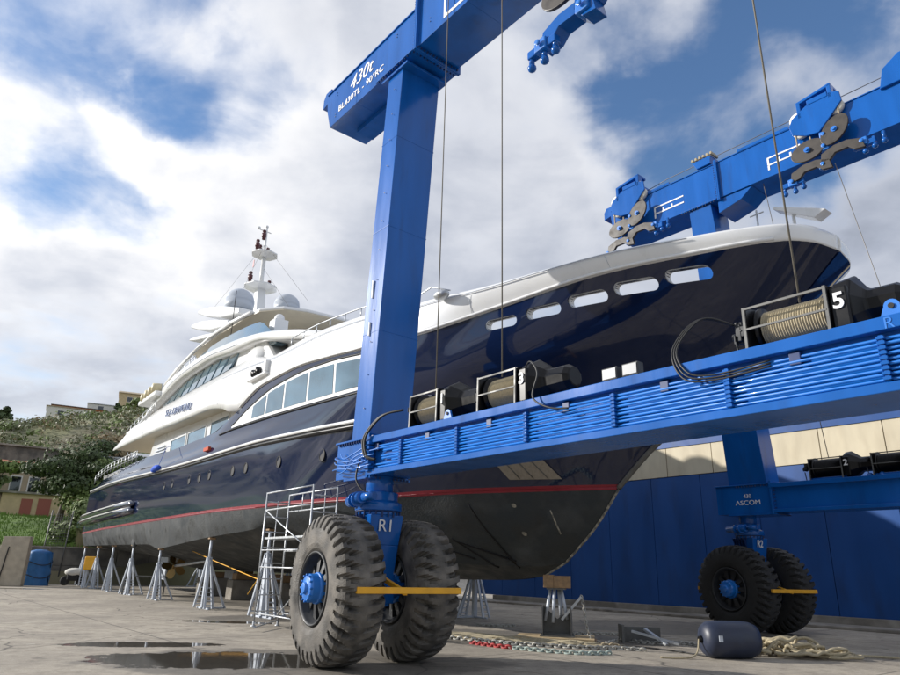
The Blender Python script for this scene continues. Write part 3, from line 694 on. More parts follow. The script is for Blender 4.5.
# anchor pocket plate and scars on the hull
pl = MB(FY)
rows = []
for j in range(5):
    z_ = 3.72+j*.2; rows.append([(s, hull_t(s, z_)+.06, z_) for s in [-1.35 + i*.13 + j*.05 for i in range(9)]])
pl.grid(rows); pl.build('stainless_anchor_plate', mat('brushed_plate', (.3,.27,.23), .5, metal=.5, var=.2, vscale=5, stretch=(4,4,.6)), ya)
for k_ in range(3):
    MB(FY).tube([(-1.1+k_*.28+j*.05, hull_t(-1.1+k_*.28+j*.05, 3.74+j*.2)+.07, 3.74+j*.2) for j in range(5)], .012, 5).build('plate_seam', M['steelplate'], ya)
def hull_patch(name, s, z, ra, rb_, m, off=.01):
    mb = MB(FY); c = [mb.bm.verts.new((s + ra*math.cos(a), hull_t(s+ra*math.cos(a), z+rb_*math.sin(a))+off, z+rb_*math.sin(a))) for a in [i*2*math.pi/18 for i in range(18)]]
    mb.bm.faces.new(c); return mb.build(name, m, ya)
for s_, z_, a_, b__ in ((2.45, 2.45, .07, .09), (.05, 2.5, .05, .05), (-.05, 3.15, .05, .05), (-1.15, 3.2, .07, .07)):
    hull_patch('hull_fitting', s_, z_, a_, b__, M['scuff'] if b__ != .07 else M['black'])
for a, b in (((.95, 3.2), (.75, 1.7)), ((3.2, 2.5), (1.7, 1.9)), ((1.9, 2.4), (1.3, 1.7)), ((1.9, 2.35), (.7, 1.85))):
    MB(FY).tube([(a[0]+(b[0]-a[0])*i/12, hull_t(a[0]+(b[0]-a[0])*i/12, a[1]+(b[1]-a[1])*i/12)+.0, a[1]+(b[1]-a[1])*i/12) for i in range(13)], .028, 5).build('sling_mark', M['black'], ya)
MB(FY).tube([(-.75+.03*i/8, hull_t(-.75+.03*i/8, 3.05-.55*i/8)+.003, 3.05-.55*i/8) for i in range(9)], .022, 5).build('paint_scrape', M['scuff'], ya)
# portholes
for s_, z_ in ((21.0,5.0),(19.7,4.99),(17.2,4.96),(15.85,4.93),(14.6,4.92),(12.0,4.84),(10.7,4.82),(7.95,4.75),(5.2,4.67)):
    y_ = hull_t(s_, z_)
    a_, _, _ = stadium(s_-.16, s_+.16, z_-.17, z_+.17, y_-.05, y_+.012, n=6, r=.12); o = a_.build('porthole', M['dark'], ya)
    MB(FY).tube([(s_+.17*math.cos(i*math.pi/8), y_+.015, z_+.18*math.sin(i*math.pi/8)) for i in range(16)], .016, 5, closed=True).build('rim', M['dark'], o)
# long side windows in the arch, white framed
def wtop(s): return interp([(3.0,7.16),(5,7.38),(6.9,7.47),(9.1,7.42),(11.4,7.1),(13.1,6.66)], s)[0]
def wbot(s): return interp([(3.0,6.24),(6,6.36),(10,6.53),(13.1,6.65)], s)[0]
def side_y(s, z): return hull_t(s, z) + .02
ring = []
SS = [.2+i*.5 for i in range(26)]
fr = MB(FY); fr.grid([[(s, side_y(s, wbot(s)-.03)+.01, wbot(s)-.03) for s in [1.6 + i*.387 for i in range(31)]], [(s, side_y(s, wtop(s)+.03)+.01, max(wtop(s)+.03, wbot(s)+.0)) for s in [1.6 + i*.387 for i in range(31)]]])
fr.build('window_surround', M['white'], ya)
MB(FY).tube([(s, side_y(s, wtop(s)+.06)+.0, wtop(s)+.06) for s in [1.6 + i*.387 for i in range(31)]], .035, 6).build('window_brow', M['black'], ya)
MB(FY).tube([(s, side_y(s, wbot(s)-.09)+.0, wbot(s)-.09) for s in [1.6 + i*.45 for i in range(30)]], .03, 6).build('window_sill', M['black'], ya)
for a, b in ((1.75,2.85),(2.97,4.45),(4.6,6.2),(6.35,8.0),(8.15,9.6),(9.75,11.0)):
    w_ = MB(FY); n = 8; S_ = [a+(b-a)*i/n for i in range(n+1)]
    w_.grid([[(s, side_y(s, wbot(s)+.08)+.02, wbot(s)+.08) for s in S_], [(s, side_y(s, wtop(s)-.07)+.02, max(wtop(s)-.07, wbot(s)+.1)) for s in S_]]); w_.build('side_window', M['glass'], ya)
# soffit (underside of the upper deck overhang)
S_ = [13.4+i*.6 for i in range(36)]
for sg in (1, -1):
    MB(FY).grid([[(s, sg*(under(s)[0]-.1), under(s)[1]+.02) for s in S_], [(s, sg*.1, under(s)[1]+.1) for s in S_]]).build('soffit', M['cream'], ya)
# main deck house
MB(FY).prism([(13, -3.55, 6.2), (13, -3.55, 8.6), (27.6, -3.55, 8.7), (29.2, -3.55, 6.3)], (0, 7.1, 0)).build('main_deckhouse', M['white'], ya, bevel=.12)
for a, b, z0, z1 in ((15.6,17.8,6.95,7.62),(18.6,21.2,6.9,7.6),(21.6,24.1,6.85,7.6)):
    w_ = MB(FY).box((a, 3.52, z0), (b, 3.575, z1)).build('saloon_window', M['glass'], ya)
    fr = MB(FY)
    for p, q in (((a-.09,3.5,z0-.09),(b+.09,3.6,z0-.003)), ((a-.09,3.5,z1+.003),(b+.09,3.6,z1+.09)), ((a-.09,3.5,z0),(a-.003,3.6,z1)), ((b+.003,3.5,z0),(b+.09,3.6,z1))): fr.box(p, q)
    fr.build('frame', M['white'], w_)
lv = MB(FY)
for i in range(6): lv.bar((24.9+i*.05, 3.6, 6.75+i*.15), (27.9-i*.22, 3.6, 6.8+i*.15), .08, .05)
lv.build('louvre', M['jack'], ya)
# scattered things drawn on bulwark aft: small name letters
text('SEA DIAMOND', .3, FY, (33.6, 4.40, 6.62), (-1,0,-.01), (0,.12,1), M['white'], ya, depth=.01, xs=2.2)
text('SEA DIAMOND', .5, FY, (20.9, 4.34, 8.62), (-1,0,-.075), (0,-.08,1), mat('blue_chrome_letter', (.16,.2,.32), .3, metal=.3), ya, depth=.02, bold=.0, xs=1.3)
for s_ in (14.8, 19.4, 23.4, 27.4):
    a_ = under(s_); MB(FY).tube([(s_, a_[0]+.045, a_[1]+.12), (s_+.02, interp(LV['cap'], s_)[0]+.04, interp(LV['cap'], s_)[1]-.1)], .007, 4).build('panel_seam', M['jack'], ya)
for s_ in (-4.5, -1.0, 2.6, 6.4, 10.0):
    a_ = interp(LV['gun'], s_); b_ = interp(LV['cap'], s_); MB(FY).tube([(s_, a_[0]+.045, a_[1]+.06), (s_, b_[0]+.04, b_[1]-.03)], .006, 4).build('panel_seam', M['jack'], ya)
# aft rails
def rail(pts, h=.9, name='guard_rail', step=1, m='steel', r=.022, parent=None, F=FY, mids=2):
    mb = MB(F)
    for k_ in range(mids+1): mb.tube([(p[0], p[1], p[2]+h*(1-k_*.33)) for p in pts], r if k_ == 0 else r*.6, 6)
    for p in pts[::step]: mb.tube([p, (p[0], p[1], p[2]+h)], r*.9, 6)
    return mb.build(name, M[m], parent or ya)
rail([(s, 4.1, interp(LV['gun'], s)[1]) for s in [29+i*.95 for i in range(13)]], .55)
rail([(s, 4.0, 9.55-(s-27)*.12) for s in [27+i*.9 for i in range(8)]], .7)
rail([(s, 3.88, interp(LV['shoulder'], s)[1]) for s in [1.0+i*1.0 for i in range(9)]], .33, mids=0)
# bridge deck house, slanted windows
MB(FY).prism([(10.5, -3.45, 8.4), (13.2, -3.45, 10.7), (26.6, -3.45, 10.75), (28.6, -3.45, 8.6)], (0, 6.9, 0)).build('bridge_deckhouse', M['white'], ya, bevel=.15)
MB(FY).sphere((13.6, 2.9, 9.7), 1, 1.2, .9, .7, 20).build('bridge_wing_fairing', M['white'], ya)
nW = 9
for i in range(nW):
    a = 16.35 + i*1.22; z0 = 9.8 + .015*i; z1 = interp([(15,10.3),(17,10.62),(19.3,10.78),(22.5,10.76),(26,10.4),(28,9.9)], a-.35)[0]-.04
    if z1 < z0+.1: continue
    y0, y1 = 3.63, 3.5
    w_ = MB(FY).hexa([(a, y0-.1, z0), (a+.98, y0-.1, z0), (a+.98, y0, z0), (a, y0, z0), (a-.65, y1-.1, z1), (a+.33, y1-.1, z1), (a+.33, y1, z1), (a-.65, y1, z1)]).build('bridge_window', M['glass'], ya)
# bridge deck roof band
RT = [(6.3,9.05),(7.5,9.38),(10.5,10.1),(12.9,10.55),(16.1,10.98),(21,11.32),(24,11.28),(26.2,11.05),(28.2,10.4),(30,9.75),(31.5,9.45)]
RBm = [(6.3,8.95),(7.5,9.1),(10.5,9.72),(12.9,10.25),(15.7,10.45),(19.3,10.8),(22.5,10.8),(25.9,10.42),(28.2,9.9),(30,9.5),(31.5,9.3)]
def ry(s): return interp([(6.3,2.2),(7.5,3.0),(9.5,3.6),(13,3.85),(26,3.9),(31.5,4.0)], s)[0]
S_ = [6.3+i*.42 for i in range(61)]
rf = MB(FY); rr_ = []
for w_, tab, ins in ((1, RBm, -.6), (1, RBm, 0), (1, RT, .06), (1, RT, .35)):
    rr_.append([(s, max(ry(s)+(ins if ins < 0 else 0)-(ins if ins > 0 else 0)*1, .1), interp(tab, s)[0] + (.06 if ins == .35 else 0)) for s in S_])
rr_.append([(s, 0, interp(RT, s)[0]+.12) for s in S_]); rr_.insert(0, [(s, 0, interp(RBm, s)[0]) for s in S_])
both(rf, rr_); rf.build('bridge_roof', M['white'], ya, weld=True)
MB(FY).tube([(s, ry(s)+.0, interp(RT, s)[0]*.45+interp(RBm, s)[0]*.55) for s in [15+i*.4 for i in range(28)]], .015, 5).build('roof_groove', M['jack'], ya)
for a, b in ((11.9, 13.9),):
    MB(FY).hexa([(a,2.9,10.0),(b,3.2,10.05),(b,3.45,10.05),(a,3.3,10.0),(a+.2,2.9,10.32),(b,3.2,10.42),(b,3.46,10.42),(a+.2,3.32,10.32)]).build('wheelhouse_window', M['glass'], ya)
MB(FY).prism([(7.6,-2.6,8.4),(9.6,-2.6,9.85),(12,-2.6,10.2),(12,-2.6,8.4)], (0,5.4,0)).build('wheelhouse_front', M['white'], ya, bevel=.1)
# flybridge screen
S_ = [12.4+i*.5 for i in range(26)]
MB(FY).grid([[(s, ry(s)-.35, interp(RT, s)[0]+.02) for s in S_], [(s, ry(s)-.5, interp(RT, s)[0]+interp([(12.4,.15),(14,.75),(20,.62),(25,.2)], s)[0]) for s in S_]]).build('flybridge_screen', M['glass'], ya)
rail([(s, 3.6, interp(RT, s)[0]) for s in [22+i*.9 for i in range(10)]], .5)
MB(FY).box((13.1,2.4,10.9),(13.7,3.0,11.5)).sphere((13.4,2.7,11.6),.22).build('searchlight', M['white'], ya)
# life raft canisters at the roof's after end
for i in range(4):
    c_ = MB(FY).lathe((27.4+i*.8, 3.75, 11.05-i*.05), (.0,1,0), [(-.55,.05),(-.5,.24),(-.2,.28),(.2,.28),(.5,.24),(.55,.05)], 16).build('liferaft_canister', mat('cream_canister', (.62,.55,.36), .5), ya)
    MB(FY).lathe((27.4+i*.8, 3.75, 11.05-i*.05), (0,1,0), [(-.06,.295),(.06,.295)], 16, cap=False).build('strap', M['jack'], c_)
MB(FY).box((26.8,3.2,10.5),(30.6,4.2,10.78)).build('liferaft_shelf', M['white'], ya, bevel=.05)
# hardtop with cream underside on swept arch legs
HP = [(13.9,0),(13.95,1.2),(14.3,2.2),(15.3,2.95),(17,3.15),(20,3.25),(22.5,3.3),(24,3.3),(24.6,2.8),(24.8,1),(24.8,0)]
def hz(s): return 12.95 + (.05 if s > 17 else -.12*(17-s)/3)
poly = HP + [(a, -b) for a, b in HP[-2:0:-1]]
MB(FY).prism([(a, b, 12.42) for a, b in poly], (0,0,.03)).build('hardtop_lining', M['cream'], ya)
MB(FY).prism([(a, b, 12.455) for a, b in poly], (0,0,.16)).build('hardtop', M['white'], ya, bevel=.06)
for sg in (1, -1):
    arc = [(15.8,3.05,12.52),(18,3.2,12.62),(20.4,3.3,12.6),(22.4,3.42,12.3),(24.2,3.58,11.8),(25.8,3.7,11.15)]
    mb = MB(FY); wd_ = [.12,.2,.35,.55,.75,.8]
    rws = [[(x-w__, y*sg, z) for (x,y,z), w__ in zip(arc, [0]*6)], [(x+w__*1.0, (y+.12)*sg, z-w__*.1) for (x,y,z), w__ in zip(arc, wd_)]]
    mb.grid(rws); o = mb.build('arch_leg', M['white'], ya); q_ = o.modifiers.new('s', 'SOLIDIFY'); q_.thickness = .16; q_.offset = 0
# swept radar wings
def wing(pts, th, span):
    mb = MB(FY); mb.prism([(a, -span, b) for a, b in pts], (0, 2*span, 0)); return mb.build('radar_wing', M['white'], ya, bevel=.05)
wing([(20.5,13.0),(23.6,13.0),(24.6,14.9),(22.4,14.9)], .2, .75)
for (s0, z0, s1, z1, sp, th) in ((18.8,13.55,26.3,15.6,2.75,.42), (20.0,13.2,26.9,14.85,2.85,.4), (21.5,13.05,26.6,13.95,2.9,.15)):
    dx, dz = s1-s0, z1-z0
    prof = [(s0, z0-th*.3), (s0, z0+th*.5), (s0+dx*.35, z0+dz*.35+th*.85), (s0+dx*.7, z0+dz*.72+th*.8), (s1-.25, z1+th*.35), (s1, z1), (s0+dx*.75, z0+dz*.72-th*.35), (s0+dx*.4, z0+dz*.36-th*.5)]
    mb = MB(FY); mb.prism([(a, -sp, b) for a, b in prof], (0, 2*sp, 0)); mb.build('radar_wing', M['white'], ya, bevel=.09, seg=3)
def dome(s, t, z, r_, h):
    o = MB(FY).lathe((s, t, z), (0,0,1), [(0,r_*.8),(.05,r_*.95),(h*.45,r_)] + [(h*.45+r_*math.sin(a)*.95, r_*math.cos(a)) for a in [i*math.pi/2/8 for i in range(9)]], 28).build('satellite_dome', mat('pale_grey_dome', (.5,.54,.6), .35), ya)
dome(21.4, 1.9, 14.55, .78, 1.1); dome(24.3, -1.95, 16.3, .78, .9)
MB(FY).box((23.5,-2.3,13.0),(24.9,-1.5,16.32)).build('dome_pedestal', M['white'], ya, bevel=.1)
ms = MB(FY); ms.prism([(23.2,-.25,14.6),(24.4,-.25,14.6),(24.0,-.25,17.2),(23.6,-.25,17.2)], (0,.5,0)); ms.tube([(23.8,0,17),(23.9,0,19.4)], .13, 10); ms.tube([(23.9,0,19.3),(24.0,0,21.3)], .07, 8); ms.build('mast', M['white'], ya)
for z_, r_ in ((17.2, 1.0), (19.35, .8)):
    MB(FY).lathe((23.8, 0, z_), (0,0,1), [(-.12,.2),(-.02,r_),(.05,r_)], 8, smooth=False).build('mast_platform', M['white'], ya)
darkred = mat('dark_red_lamp', (.09,.02,.025), .35)
for s_, t_, z_ in ((23.5,.8,17.3),(24.1,-.6,17.3),(23.5,.62,19.45),(24.2,-.3,19.45),(24.2,.2,19.5),(23.9,.16,20.4)):
    MB(FY).lathe((s_, t_, z_), (0,0,1), [(0,.1),(.15,.1),(.17,.14),(.4,.14),(.42,.08),(.5,.08),(.52,.12),(.62,.1)], 10).build('navigation_lamp', darkred, ya)
MB(FY).tube([(23.9,.5,21.0),(24.0,-.3,21.0)], .03, 6).sphere((23.95,.5,21.1),.1).sphere((24,0,21.35),.1).build('wind_instrument', M['white'], ya)
MB(FY).box((23.85,.55,18.45),(24.05,.57,18.9)).build('small_pennant', M['red'], ya)
for a, b in (((24,0,20.2),(27.5,1.8,16)), ((24,0,20.2),(20.5,-1.6,15.8)), ((24,0,20.2),(21.3,1.9,15.6)), ((24,.1,18.8),(20,-2,13.1))):
    MB(FY).tube([a, b], .008, 4).build('stay_wire', M['wire'], ya)
MB(FY).tube([(18,3.2,11.2),(18.1,3.2,14.3)], .02, 5).tube([(30.5,2,11),(31,2,13.3)], .015, 5).build('whip_aerial', M['dark'], ya)
# white folded boarding arm and a small cross staff standing on the bow
MB(FY).prism([(-6.85,0,8.86),(-7.62,0,8.34),(-7.85,0,8.44),(-7.7,0,8.52),(-6.85,0,8.92)], (0,.3,0)).tube([(-7.15,.1,7.95),(-7.15,.1,8.7)], .035, 6).build('bow_arm', M['white'], ya, bevel=.01)
MB(FY).tube([(-6.45,.2,8.0),(-6.45,.2,9.05)], .02, 6).tube([(-6.3,.2,8.95),(-6.6,.2,8.95)], .015, 6).build('jack_staff', M['steel'], ya)
# recessed wing station box
sb_ = MB(FY); sb_.box((9.85,4.1,8.1),(11.6,4.42,8.2)); sb_.box((9.85,4.1,8.2),(10.05,4.42,8.62)); sb_.build('side_station_frame', M['white'], ya, bevel=.03)
MB(FY).box((10.06,4.15,8.2),(11.5,4.262,8.6)).build('side_station_recess', M['white'], ya)
bk = MB(FY)
for i in range(7): bk.sphere((10.9+random.uniform(-.35,.4), 4.32, 8.38+random.uniform(-.12,.12)), random.uniform(.08,.16), n=10)
bk.build('covered_controls', M['black'], ya)
MB(FY).sphere((-.35, 4.05, 7.98), .16, 1.6, 1, .7).tube([(.9,3.9,8.05),(.9,3.9,8.4),(.3,3.9,8.45),(-.5,3.9,8.1)], .02, 6).build('deck_fitting', M['steel'], ya)
MB(FY).sphere((.75, hull_t(.75,5.65)+.03, 5.68), .12, 1.8, .4, .35).build('hull_fairlead', M['steel'], ya)
# stern rubbing strakes and platform
stm = mat('navy_strake', (.012,.018,.05), .12, coat=1)
for z_ in (4.48, 4.14):
    MB(FY).tube([(26.2,4.38,z_+.02),(26.6,4.48,z_),(30,4.5,z_-.02),(36,4.46,z_-.06),(41,4.3,z_-.1),(44.2,3.95,z_-.12)], [.05,.16,.17,.17,.17,.16], 12).build('stern_strake', stm, ya)
    MB(FY).tube([(26.6,4.52,z_+.16),(30,4.54,z_+.15),(36,4.5,z_+.11),(41,4.34,z_+.07),(44,4.0,z_+.05)], .045, 8).build('strake_painted_highlight', M['white'], ya)  # highlight painted as a white tube along the top of the strake
MB(FY).prism([(41,-3.9,3.8),(44.3,-3.7,3.8),(44.3,-3.7,4.3),(41,-3.9,4.35)], (0,7.8,0)).build('swim_platform', M['navy'], ya, bevel=.1)
for t_ in (1.9, -1.9):
    MB(FY).prism([(27.6,t_-.06,.7),(29.1,t_-.06,.75),(28.9,t_-.06,2.0),(28.2,t_-.06,2.35),(27.4,t_-.06,2.3)], (0,.12,0)).build('rudder', M['jack'], ya, bevel=.04)
    MB(FY).tube([(20.5,t_,1.75),(26.2,t_,1.45)], .07, 8).build('propeller_shaft', M['steel'], ya)
    pr_ = MB(FY); pr_.lathe((26.2,t_,1.45),(1,0,0),[(-.15,.08),(0,.14),(.2,.05)],12)
    for i in range(5):
        a = i*2*math.pi/5; d_ = Vector((0,math.cos(a),math.sin(a))); e_ = Vector((.25,-math.sin(a)*.5,math.cos(a)*.5)).normalized(); c_ = Vector((26.2,t_,1.45))
        pr_.bm.faces.new([pr_.bm.verts.new(c_+d_*p+e_*q) for p, q in ((.12,-.06),(.35,-.22),(.62,-.16),(.68,.02),(.55,.2),(.3,.18),(.12,.06))])
    pr_.build('propeller', mat('bronze', (.3,.2,.08), .4, metal=.9), ya)
MB(FY).sphere((26.5,4.0,2.6),.36,1,.4,1).build('stern_thruster_pod', M['af'], ya, bevel=.05)
tag(MB(FY).sphere((22.4,4.52,5.95), .36, 1.5, .5, .4, 10).sphere((22.9,4.5,5.9), .25, 1.2, .6, .5, 8).tube([(22.2,4.5,6.0),(21.8,4.36,6.9),(21.6,4.1,7.0)], .012, 5).build('blue_fender_cloth', mat('bright_blue_cloth', (.02,.1,.6), .8)), 'bright blue cloth bundle hanging over the white rub rail', 'cloth')
lf = tag(MB(FY).box((15.1,4.3,5.98),(15.7,4.42,6.12)).build('orange_rag', mat('orange_cloth', (.5,.08,.04), .8)), 'small red rag lying on the rub rail of the yacht', 'rag')
tag(MB(FY).tube([(21,3.2,2.35),(16,3.2,1.7),(10.4,3.6,1.15),(8.6,4.6,.75)], .018, 6).build('yellow_air_hose', M['yellow']), 'yellow hose strung beneath the hull towards the scaffold', 'hose')

# ------------------------------------------------------------------ boat lift
bl = empty('boat_lift', FL, L(5, 14, 0)); tag(bl, 'huge blue travelling boat lift straddling the yacht bow on rubber tyres', 'boat lift')
ALLB = MB(FL)
def bolts(pts, r_=.018, parent=None, n=6, ax=(0,1,0), h=.02):
    for p in pts: ALLB.lathe(p, ax, [(0,r_),(h,r_)], n, smooth=False)
def side(v0, v1, s, tb, colu, colt, beamz, lowz, near):
    """one side frame. v0 = outer face of lower beam, tb = (v0,v1) upper beam."""
    za, zb_ = lowz
    lb = MB(FL).box(L(-7, v0, za), L(colu[1]+.45, v1, zb_-.0)).build('lower_beam', M['blue'], bl, bevel=.01)
    jb = MB(FL); jb.box(L(colu[0]-.08, v0-.03, za-.01), L(colu[1]+.47, v1+.03, zb_+.02)); jb.build('joint_box', M['blue'], bl, bevel=.01)
    fl_ = MB(FL); fl_.box(L(-7, v0-.12, zb_-.1), L(colu[0]-.1, v0-.001, zb_+.03)); fl_.box(L(-7, v0-.09, za-.005), L(colu[0]-.1, v0-.001, za+.09)); fl_.build('flange', M['blue'], lb, bevel=.008)
    fj = MB(FL); fj.box(L(colu[0]-.16, v0-.1, za-.05), L(colu[0]-.1, v1+.06, zb_+.12)); fj.box(L(colu[0]-.3, v0-.07, zb_+.022), L(colu[1]+.5, v1+.07, zb_+.06)); fj.box(L(colu[0]-.22, v0-.07, za-.06), L(colu[1]+.1, v1+.07, za-.013)); fj.build('bolted_flange', M['blue'], jb_ := lb, bevel=.006)
    bolts([L(colu[0]-.1+i*.09, v0-.05, zb_-.03) for i in range(13)], ax=(0,0,1), parent=lb, h=.05)
    bolts([L(colu[0]-.2, v0-.06+0*i, za+.03+i*.1) for i in range(8)], ax=(-1,0,0), parent=lb, h=.05)
    bolts([L(colu[0]-.26-i*.0, v0+.05+i*.08, za-.03) for i in range(10)], ax=(0,0,-1), parent=lb, h=.04)
    return lb
# near side
NV0, NV1 = 7.0, 7.8
lbN = side(NV0, NV1, 1, None, (11.05, 11.68), None, None, (3.25, 3.93), True)
def leg(b, t_, name='leg'):
    (u0,u1,v0,v1,z0), (a0,a1,b0,b1,z1) = b, t_
    return MB(FL).hexa([L(u0,v0,z0),L(u1,v0,z0),L(u1,v1,z0),L(u0,v1,z0),L(a0,b0,z1),L(a1,b0,z1),L(a1,b1,z1),L(a0,b1,z1)]).build(name, M['blue'], bl, bevel=.012)
lgN = leg((11.05,11.68,7.0,7.95,3.99), (10.93,11.52,7.22,8.3,12.95))
def studs(parent, pts, ax=(0,1,0)):
    bolts(pts, .014, parent, 6, ax, .012)
for z_ in (6.2, 8.6, 10.9):
    q_ = (z_-3.99)/8.96; MB(FL).box(L(11.05-.12*q_-.004, 7.0+.22*q_-.004, z_), L(11.68-.16*q_+.004, 7.95+.35*q_+.004, z_+.018)).build('weld_seam', M['blue'], lgN)
studs(lgN, [L(11.3-.012*i*.9, 7.0+.2*(i*.7)/9+.003, 4.6+i*.7) for i in range(12)])
MB(FL).box(L(11.35,7.04,7.0),L(11.38,7.09,7.4)).build('small_mark', M['letter'], lgN)
MB(FL).box(L(11.35,7.02,6.15),L(11.38,7.065,6.45)).build('small_mark', M['letter'], lgN)
# near upper beam: nose, first section, bolted joint, deeper main section
def upper(v0, v1, uend, ujoint, zb_, zt_, z2b, z2t):
    ub = MB(FL)
    ub.prism([L(uend,v0,zb_+.0), L(uend+.22,v0,zb_+.6), L(uend+.3,v0,zt_), L(ujoint,v0,zt_+.02), L(ujoint,v0,zb_)], (0, -(v1-v0), 0))
    o = ub.build('upper_beam', M['blue'], bl, bevel=.01)
    m2 = MB(FL).box(L(-8,v0,z2b), L(ujoint-.05,v1,z2t)).build('main_span', M['blue'], o, bevel=.01)
    j = MB(FL).box(L(ujoint-.1,v0-.09,z2b-.1), L(ujoint-.055,v1+.09,z2t+.1)).box(L(ujoint-.05,v0-.09,z2b-.1), L(ujoint-.005,v1+.09,z2t+.1)); j.build('splice_flange', M['blue'], o, bevel=.006)
    bolts([L(ujoint-.055, v0-.05, z2b+i*.09) for i in range(int((z2t-z2b)/.09)+1)], .022, o, ax=(1,0,0), h=.09)
    bolts([L(ujoint-.14, v0-.02+i*.09, z2b-.05) for i in range(14)], .022, o, ax=(1,0,0), h=.17)
    ed = MB(FL).box(L(-8,v0-.03,z2t), L(ujoint-.1,v0+.12,z2t+.03)).box(L(ujoint,v0-.03,zt_+.02), L(uend+.25,v0+.12,zt_+.05)).build('top_lip', M['blue'], o)
    nb = MB(FL); nb.prism([L(uend+.28,v0+.05,zt_-.12), L(uend+.62,v0+.05,zt_-.2), L(uend+.62,v0+.05,zt_+.1), L(uend+.5,v0+.05,zt_+.28), L(uend+.2,v0+.05,zt_+.28)], (0,.22,0) if 0 else (0,-.9,0)); nb.build('end_bracket', M['blue'], o, bevel=.01)
    MB(FL).lathe(L(uend+.5, v0+.5, zt_+.02), (0,1,0), [(-.12,.2),(-.05,.15),(.05,.15),(.12,.2)], 20).build('end_sheave', M['black'], o)
    MB(FL).tube([L(uend+.5, v0+.35, zt_+.28), L(ujoint+2, v0+.3, zt_+.5), L(-8, v0+.3, zt_+.62)], .014, 5).build('hoist_cable', M['wire'], o)
    return o
ubN = upper(7.2, 8.38, 14.38, 10.42, 13.0, 14.16, 13.0, 14.45)
for u_ in (13.0, 8.6, 6.4, 4.2):
    MB(FL).box(L(u_, 7.194, 12.996), L(u_+.02, 8.386, 14.15)).build('weld_seam', M['blue'], ubN)
cap_ = MB(FL).box(L(10.45,7.13,12.955), L(12.0,8.45,12.995)).box(L(10.7,7.16,12.78), L(11.75,8.36,12.84)).build('column_cap', M['blue'], ubN, bevel=.006)
bolts([L(10.6+i*.1, 7.17, 12.93) for i in range(14)], .02, ubN, ax=(0,0,1), h=.09)
bolts([L(10.5, 7.2+i*.1, 12.93) for i in range(13)], .02, ubN, ax=(0,0,1), h=.09)
studs(ubN, [L(u_, 7.196, z_) for u_ in (14.1,) for z_ in (13.2,13.28,13.9,13.98)] + [L(11.25, 7.196, z_) for z_ in (13.15,13.9,13.98)] + [L(9.9, 7.196, z_) for z_ in (13.4,13.5,14.1,14.2)])
TX = (-1,0,0)
text('430t', .6, FL, L(12.85,7.195,13.78), TX, (0,0,1), M['letter'], ubN, shear=.2)
text('BL430TL - 90°RC', .27, FL, L(12.85,7.195,13.34), TX, (0,0,1), M['letter'], ubN, xs=1.12)
MB(FL).box(L(9.33,7.19,13.12),L(9.4,7.2,13.8)).box(L(8.7,7.19,13.12),L(9.32,7.2,13.2)).build('white_mark', M['letter'], ubN)
MB(FL).box(L(11.9,7.8,12.86), L(13.9,8.3,12.995)).build('stiffener_plate', M['blue'], ubN)
# pipes along the near lower beam
for i in range(9):
    z_ = 3.37 + i*.049; v_ = 6.955 - .015*(i % 2)
    a_ = 10.85 - random.uniform(0, .4) - (.5 if i in (2, 5) else 0)
    MB(FL).tube([L(a_, v_, z_), L(-7, v_, z_)], .0165, 10).build('hydraulic_pipe', M['hub'], lbN)
for k_ in range(10):
    u_ = 9.85 - k_*1.55
    cb = MB(FL); cb.box(L(u_-.02,6.9,3.35), L(u_+.02,6.998,3.79)); 
    for i in range(9): cb.box(L(u_-.035,6.885,3.355+i*.049), L(u_+.035,6.95,3.385+i*.049))
    cb.build('pipe_clamp', M['blue'], lbN, bevel=.003)
    MB(FL).box(L(u_+.75,6.93,3.68), L(u_+.87,6.998,3.82)).build('valve_block', M['blue_dk'], lbN, bevel=.01)
ho = [[(11.9,6.9,3.75),(11.6,6.8,3.6),(11.2,6.78,3.66),(10.8,6.85,3.8)], [(12.15,6.95,3.7),(11.9,6.8,3.62),(11.4,6.76,3.52),(10.9,6.8,3.55)], [(12.2,6.95,3.6),(11.8,6.78,3.5),(11.3,6.76,3.45),(10.8,6.82,3.5)],
      [(12.25,6.95,3.45),(11.8,6.8,3.42),(11.2,6.78,3.38),(10.7,6.85,3.42)], [(11.7,6.9,3.4),(11.4,6.78,3.5),(11.0,6.8,3.64),(10.5,6.9,3.7)], [(11.95,6.9,3.34),(11.5,6.78,3.36),(11.0,6.78,3.55),(10.6,6.85,3.6)]]
def smooth(pts, n=6):
    P_ = [Vector(p) for p in pts]; out = []
    for i in range(len(P_)-1):
        p = [P_[max(0,i-1)], P_[i], P_[i+1], P_[min(len(P_)-1,i+2)]]
        for k_ in range(n):
            t = k_/n; out.append(.5*((2*p[1]) + (p[2]-p[0])*t + (2*p[0]-5*p[1]+4*p[2]-p[3])*t*t + (3*p[1]-p[0]-3*p[2]+p[3])*t**3))
    return out + [P_[-1]]
for h_ in ho: MB(FL).tube(smooth([L(*p) for p in h_]), .013, 6).build('flexible_pipe', M['hub'], bl)
for dx in (0, .06):
    MB(FL).tube(smooth([L(9.95+dx,7.0,4.35), L(10.4+dx,6.85,4.28), L(10.85+dx,6.8,3.95), L(10.8+dx,6.8,3.6), L(10.6+dx,6.88,3.5)], 8), .022, 8).build('hose_loop', M['hose'], bl)
MB(FL).tube(smooth([L(11.05,6.85,3.6), L(11.1,6.8,3.2), L(10.9,6.85,2.95), L(10.7,6.95,2.9)], 8), .018, 8).build('hose_drop', M['hose'], bl)
mf = MB(FL)
for i in range(6): mf.box(L(10.75,6.82,3.35+i*.09), L(10.95,6.95,3.41+i*.09))
